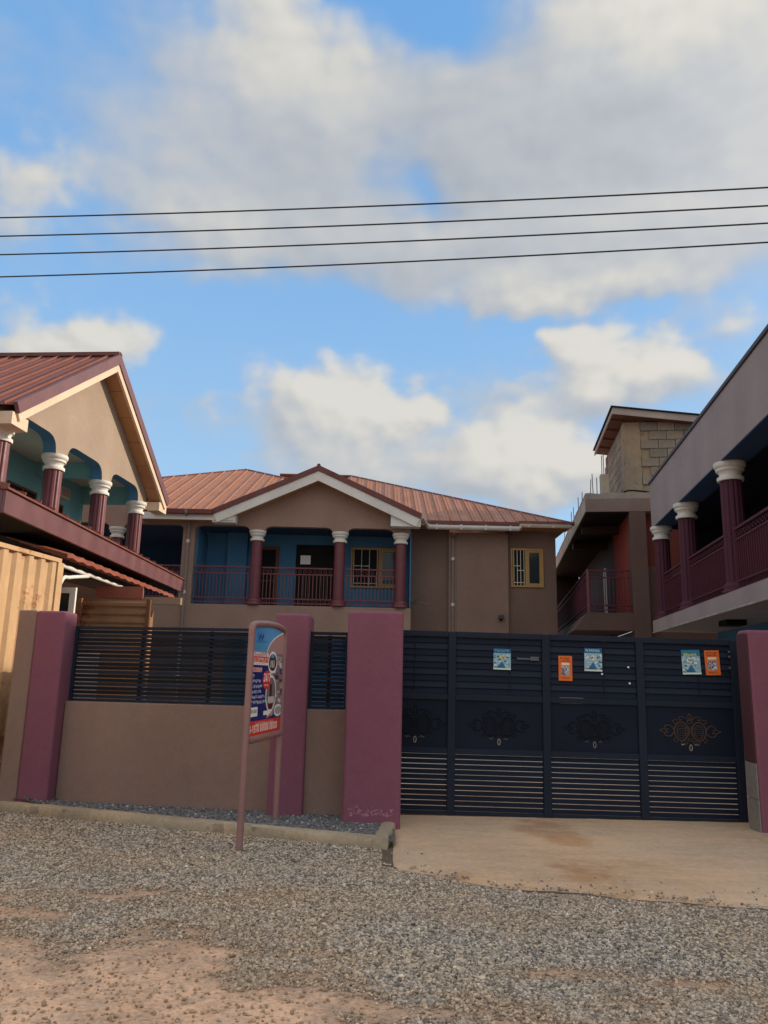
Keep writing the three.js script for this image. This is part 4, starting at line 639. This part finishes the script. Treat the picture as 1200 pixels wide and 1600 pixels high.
{
  const t = thing('metal_shed', 'low brown shed of horizontal corrugated sheets behind the left fence', 'shed', [-4.75, 0, -14]);
  const pos = [], rib = 0.15, H = 2.72, q = (a, b, c, d) => pos.push(...a, ...b, ...c, ...a, ...c, ...d);
  for (let y = 0; y < H; y += rib) { const z = [0, 0.03, 0.03, 0]; const ys = [y, y + rib * 0.25, y + rib * 0.6, y + rib * 0.85, y + rib]; const zz = [0, 0.035, 0.035, 0, 0]; for (let k = 0; k < 4; k++) q([-0.72, ys[k], zz[k]], [0.46, ys[k], zz[k]], [0.46, ys[k + 1], zz[k + 1]], [-0.72, ys[k + 1], zz[k + 1]]); }
  const g = new THREE.BufferGeometry(); g.setAttribute('position', new THREE.Float32BufferAttribute(pos, 3)); g.computeVertexNormals();
  part(t, 'corrugated_wall', g, M.corr); part(t, 'corner_post', box(0.462, 0, -0.02, 0.53, 2.86, 0.06), M.darkWood); part(t, 'corner_post', box(-0.80, 0, -0.02, -0.722, 2.86, 0.06), M.corr);
  part(t, 'lintel_beam', box(-0.2, 2.82, -0.55, 0.95, 2.95, -0.42), mat(0.36, 0.25, 0.17, { map: T.metal })); part(t, 'shed_body', box(-1.4, 0, -0.5, 0.44, 2.69, -0.02), M.corr);
  const w = part(t, 'window', frameBoxes(-0.58, 1.9, -0.13, 2.86, 1.85, 0.09, 0.06), M.fascia, 'white framed opening near the pillar'); part(w, 'pane', box(-0.5, 1.98, 1.80, -0.2, 2.78, 1.81), M.glass);
  part(t, 'red_panel', box(-0.6, 2.90, -0.3, 0.28, 3.12, -0.26), M.orange);
}
{
  const t = thing('awning', 'narrow orange-red sheet awning on white pipe brackets below the maroon canopy', 'awning', [-4.86, 0, -11.5], 0.6 * D2R);
  const L = 6.4; const pos = [], q = (a, b, c, d) => pos.push(...a, ...b, ...c, ...a, ...c, ...d);
  const n = 30, h = (i) => 0.034 * (i % 2), yo = 3.30; for (let i = 0; i < n; i++) { const z0 = -i / n * L, z1 = -(i + 1) / n * L; q([0.06, yo + h(i), z0], [0.06, yo + h(i + 1), z1], [-1.1, yo + 0.3 + h(i + 1), z1], [-1.1, yo + 0.3 + h(i), z0]); q([0.06, yo - 0.06 + h(i) * 0.8, z0], [0.06, yo - 0.06 + h(i + 1) * 0.8, z1], [0.06, yo + h(i + 1), z1], [0.06, yo + h(i), z0]); }
  const g = new THREE.BufferGeometry(); g.setAttribute('position', new THREE.Float32BufferAttribute(pos, 3)); g.computeVertexNormals();
  part(t, 'roof_sheet', g, M.orange);
  part(t, 'support_rail', rod(V(-0.12, 3.16, -0.1), V(-0.16, 3.16, -4.6), 0.035, 8), M.fascia);
  part(t, 'bracket', [tube([V(-0.12, 2.2, 0.0), V(-0.08, 2.55, 0.0), V(-0.02, 2.92, -0.1), V(-0.08, 3.0, -0.5), V(-0.12, 3.13, -1.4)], 0.03, 30, 8)], M.fascia);
  part(t, 'bracket', [tube([V(-0.1, 3.1, -3.6), V(0, 3.0, -4.4), V(-0.05, 2.8, -4.9)], 0.03, 16, 8)], M.fascia);
}

// ------------------------------------------------------------------ right house: flat parapet over a fluted colonnade (local -z into the depth, faces -x)
{
  const TH = 8.75 * D2R, h = thing('right_house', 'grey-brown house with flat parapet and fluted columns on the right', 'house', [6.57, 0, -14.0], -TH);
  const FL = 3.2, CAP = 5.70;
  part(h, 'parapet', box(-0.20, 5.72, -6.62, 8, 6.95, 4.4), M.grey); part(h, 'coping', box(-0.235, 6.952, -6.66, 8.05, 7.04, 4.45, 0.015), mat(0.05, 0.04, 0.055, { roughness: 0.6, map: T.metal }));
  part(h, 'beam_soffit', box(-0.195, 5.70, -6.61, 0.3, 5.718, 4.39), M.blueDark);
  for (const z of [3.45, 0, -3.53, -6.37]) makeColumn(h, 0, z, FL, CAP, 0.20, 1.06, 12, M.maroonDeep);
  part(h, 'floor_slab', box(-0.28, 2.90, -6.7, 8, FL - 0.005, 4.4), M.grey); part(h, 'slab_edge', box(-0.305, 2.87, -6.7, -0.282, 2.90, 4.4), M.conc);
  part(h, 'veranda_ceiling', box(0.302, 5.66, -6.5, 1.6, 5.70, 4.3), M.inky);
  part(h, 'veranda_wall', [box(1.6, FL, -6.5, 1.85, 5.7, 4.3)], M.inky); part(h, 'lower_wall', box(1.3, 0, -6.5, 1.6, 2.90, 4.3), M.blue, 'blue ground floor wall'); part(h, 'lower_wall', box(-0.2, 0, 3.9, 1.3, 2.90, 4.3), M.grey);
  part(h, 'body', box(1.86, 0, -6.5, 8, 5.70, 4.3), M.grey);
  for (const z of [0.8, -2.6]) part(h, 'lintel_block', box(0.3, 2.78, z, 0.7, 2.895, z + 0.6), M.black);
  part(h, 'end_wall', box(0.5, FL, -6.6, 1.6, 5.655, -6.45), M.inky);
  const win = (z0, z1) => { const w = part(h, 'window', [box(1.56, 4.1, z0, 1.6, 5.3, z0 + 0.06), box(1.56, 4.1, z1 - 0.06, 1.6, 5.3, z1), box(1.56, 5.24, z0 + 0.06, 1.6, 5.3, z1 - 0.06), box(1.56, 4.1, z0 + 0.06, 1.6, 4.16, z1 - 0.06)], M.darkWood); part(w, 'pane', box(1.585, 4.16, z0 + 0.06, 1.597, 5.24, z1 - 0.06), M.glass); };
  win(-1.6, -0.4); win(-5.4, -4.2); win(1.6, 2.8);
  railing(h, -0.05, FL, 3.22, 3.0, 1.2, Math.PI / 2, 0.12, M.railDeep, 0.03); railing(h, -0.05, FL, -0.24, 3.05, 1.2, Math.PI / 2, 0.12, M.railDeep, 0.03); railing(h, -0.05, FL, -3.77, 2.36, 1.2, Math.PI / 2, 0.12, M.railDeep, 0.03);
}
// ------------------------------------------------------------------ unfinished building behind it
{
  const TH = 8.75 * D2R, h = thing('unfinished_building', 'unfinished brown and red building with rebar and balcony behind right house', 'building', [5.96, 0, -22], -TH);
  part(h, 'roof_slab', box(0, 6.46, -15, 5.2, 6.86, 0, 0.012), M.slabBrown); { const g = new THREE.BoxGeometry(5.1, 0.17, 14.9, 40, 1, 60); g.translate(2.56, 6.945, -7.5); const p = g.attributes.position; for (let i = 0; i < p.count; i++) if (p.getY(i) > 6.95) p.setY(i, p.getY(i) + 0.07 * fbm(p.getX(i) * 2, 1, p.getZ(i) * 2, 3)); g.computeVertexNormals(); part(h, 'concrete_topping', g, M.concDark); }
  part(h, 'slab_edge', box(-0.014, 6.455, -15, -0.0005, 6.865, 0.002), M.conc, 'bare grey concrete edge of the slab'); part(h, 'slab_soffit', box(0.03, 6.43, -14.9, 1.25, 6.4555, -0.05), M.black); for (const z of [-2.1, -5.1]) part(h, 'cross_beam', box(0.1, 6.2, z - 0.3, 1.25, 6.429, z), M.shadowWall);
  part(h, 'front_pillar', box(1.24, 0, -0.42, 1.70, 6.455, 0.004, 0.012), M.brownDeep);
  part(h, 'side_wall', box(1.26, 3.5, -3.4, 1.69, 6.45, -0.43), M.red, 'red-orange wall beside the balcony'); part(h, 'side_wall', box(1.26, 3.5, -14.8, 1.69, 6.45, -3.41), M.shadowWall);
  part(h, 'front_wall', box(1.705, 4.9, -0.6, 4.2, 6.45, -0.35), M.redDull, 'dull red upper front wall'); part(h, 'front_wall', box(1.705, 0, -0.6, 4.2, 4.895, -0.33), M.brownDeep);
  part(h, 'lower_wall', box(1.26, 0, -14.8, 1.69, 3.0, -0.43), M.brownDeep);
  const bs = new THREE.Shape(); bs.moveTo(-0.05, 3.5); bs.lineTo(1.235, 3.5); bs.lineTo(1.235, 3.0); bs.lineTo(-0.42, 3.0); bs.closePath(); part(h, 'balcony_slab', new THREE.ExtrudeGeometry(bs, { depth: 14.9, bevelEnabled: false }).translate(0, 0, -14.9), M.brownDeep);
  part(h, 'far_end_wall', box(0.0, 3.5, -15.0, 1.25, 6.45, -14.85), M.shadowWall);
  railing(h, 0.0, 3.5, -0.06, 1.2, 1.24, 0, 0.11, M.railDeep); railing(h, 0.0, 3.5, -0.1, 14.4, 1.24, Math.PI / 2, 0.13, M.railDeep);
  part(h, 'railing_post', [box(-0.035, 3.5, -0.1, 0.03, 4.76, -0.03)], M.rail);
  part(h, 'door_curtain', box(0.98, 3.52, -4.2, 1.02, 5.3, -3.7), M.fascia); part(h, 'column_stub', box(0.72, 6.9, -2.2, 0.99, 8.12, -1.93, 0.015), M.conc);
  for (const [x, z, y] of [[0.2, -0.4, 7.55], [0.3, -0.5, 7.75], [0.4, -0.42, 7.6], [0.76, -2.0, 8.75], [0.86, -2.1, 8.9], [0.95, -2.0, 8.7], [0.15, -3.4, 7.7], [0.27, -3.5, 7.9], [0.14, -6.0, 7.75], [0.26, -6.1, 7.95], [0.2, -6.3, 7.7], [0.15, -9.2, 7.8], [0.28, -9.3, 8.0]]) part(h, 'rebar', rod(V(x, 6.9, z), V(x + rr(-0.03, 0.03), y, z + rr(-0.03, 0.03)), 0.014, 5), M.rebar);
  part(h, 'drain_pipe', tube([V(1.16, 7.12, -0.3), V(1.3, 7.14, -0.2), V(1.7, 7.08, -0.1), V(2.1, 7.02, -0.12)], 0.025, 16, 6), M.black);
}
{ // stair tower of hollow blocks on the slab, each block its own piece
  const TH = 8.75 * D2R, h = thing('stair_tower', 'bare block stair tower with overhanging lean-to roof above the slab', 'tower', [7.5, 6.98, -23], -TH);
  const H = 2.62, bw = 0.52, bh = 0.29, blk = [0, 1, 2].map(() => done(box(-bw / 2 + 0.008, 0.008, -0.055, bw / 2 - 0.008, bh - 0.008, 0.05, 0.012)));
  part(h, 'mortar_bed', [box(0.5, 0, -0.2, 3.0, H, -0.02), box(0.02, 0, -3.6, 0.2, H, -0.42)], mortar);
  part(h, 'corner_column', box(0, 0, -0.42, 0.52, H, 0.02, 0.02), mortar);
  const rows = Math.floor(H / bh);
  for (let r = 0; r < rows; r++) {
    for (let i = 0; i < 6; i++) { const x = 0.52 + (i + 0.5) * bw - (r % 2 ? bw / 2 : 0); if (x - bw / 2 < 0.50) continue; const b = part(h, 'block', blk[i % 3], blockMats[Math.floor(rnd() * 3)]); b.position.set(x, r * bh, rr(-0.012, 0.006)); }
    for (let i = 0; i < 7; i++) { const z = -0.44 - (i + 0.5) * bw + (r % 2 ? -bw / 2 : 0); const b = part(h, 'block', blk[i % 3], blockMats[Math.floor(rnd() * 3)]); b.rotation.y = Math.PI / 2; b.position.set(rr(0.05, 0.065), r * bh, z); }
  }
  const slope = -0.135; const mk = (x0, x1, y0, y1, z0, z1) => { const g = box(x0, y0, z0, x1, y1, z1); g.rotateZ(slope); g.translate(0, 2.92, 0); return g; };
  part(h, 'roof', mk(-0.42, 3.4, 0.02, 0.06, -4.3, 0.5), M.black); part(h, 'front_fascia', mk(-0.36, 3.36, -0.19, 0.018, 0.4, 0.44), mat(0.46, 0.39, 0.36, { map: T.metal })); part(h, 'side_fascia', mk(-0.36, -0.32, -0.19, 0.018, -4.2, 0.398), mat(0.46, 0.39, 0.36, { map: T.metal }));
  part(h, 'soffit', mk(-0.318, 3.3, -0.16, -0.13, -4.1, 0.39), M.darkWood);
  part(h, 'rafter', [-0.2, -1.2, -2.2, -3.2].map((z) => mk(-0.3, 0.1, -0.20, -0.162, z - 0.04, z + 0.04)), M.darkWood);
}
// neighbour along the street to the right, out of the frame: keeps the low sun off the street, as in the photograph
{
  const h = thing('neighbour_house', 'plain brown flat-roofed neighbour house beyond the right edge of the street', 'house', [10.6, 0, -5.6]);
  part(h, 'wall', box(-3.4, 0, -3.6, 3.4, 5.3, 0.9), M.brown); part(h, 'roof', [box(-3.6, 5.3, -3.8, 3.6, 5.45, 1.1, 0.02)], M.barge);
}
// ------------------------------------------------------------------ overhead lines
[[8.59, 8.33, 8.03, 'topmost of four black power lines crossing the sky'], [8.26, 8.03, 7.76, 'second power line from the top across the sky'], [7.93, 7.74, 7.50, 'third power line from the top across the sky'], [7.56, 7.41, 7.24, 'lowest of the four black power lines across the sky']].forEach(([a, b, c, label], i) => {
  const f = (x) => { const k = x + 0.1; return V(x, b + ((c - a) / 11.25) * k + 0.0016 * k * k + 0.0, -9.98 + k * 0.178); };
  const pts = []; for (let x = -16; x <= 16; x += 1) pts.push(f(x));
  single('power_line', tube(pts, 0.0125, 80, 6), M.wire, label, 'power line', 'overhead power lines');
});

renderer.render(scene, camera);
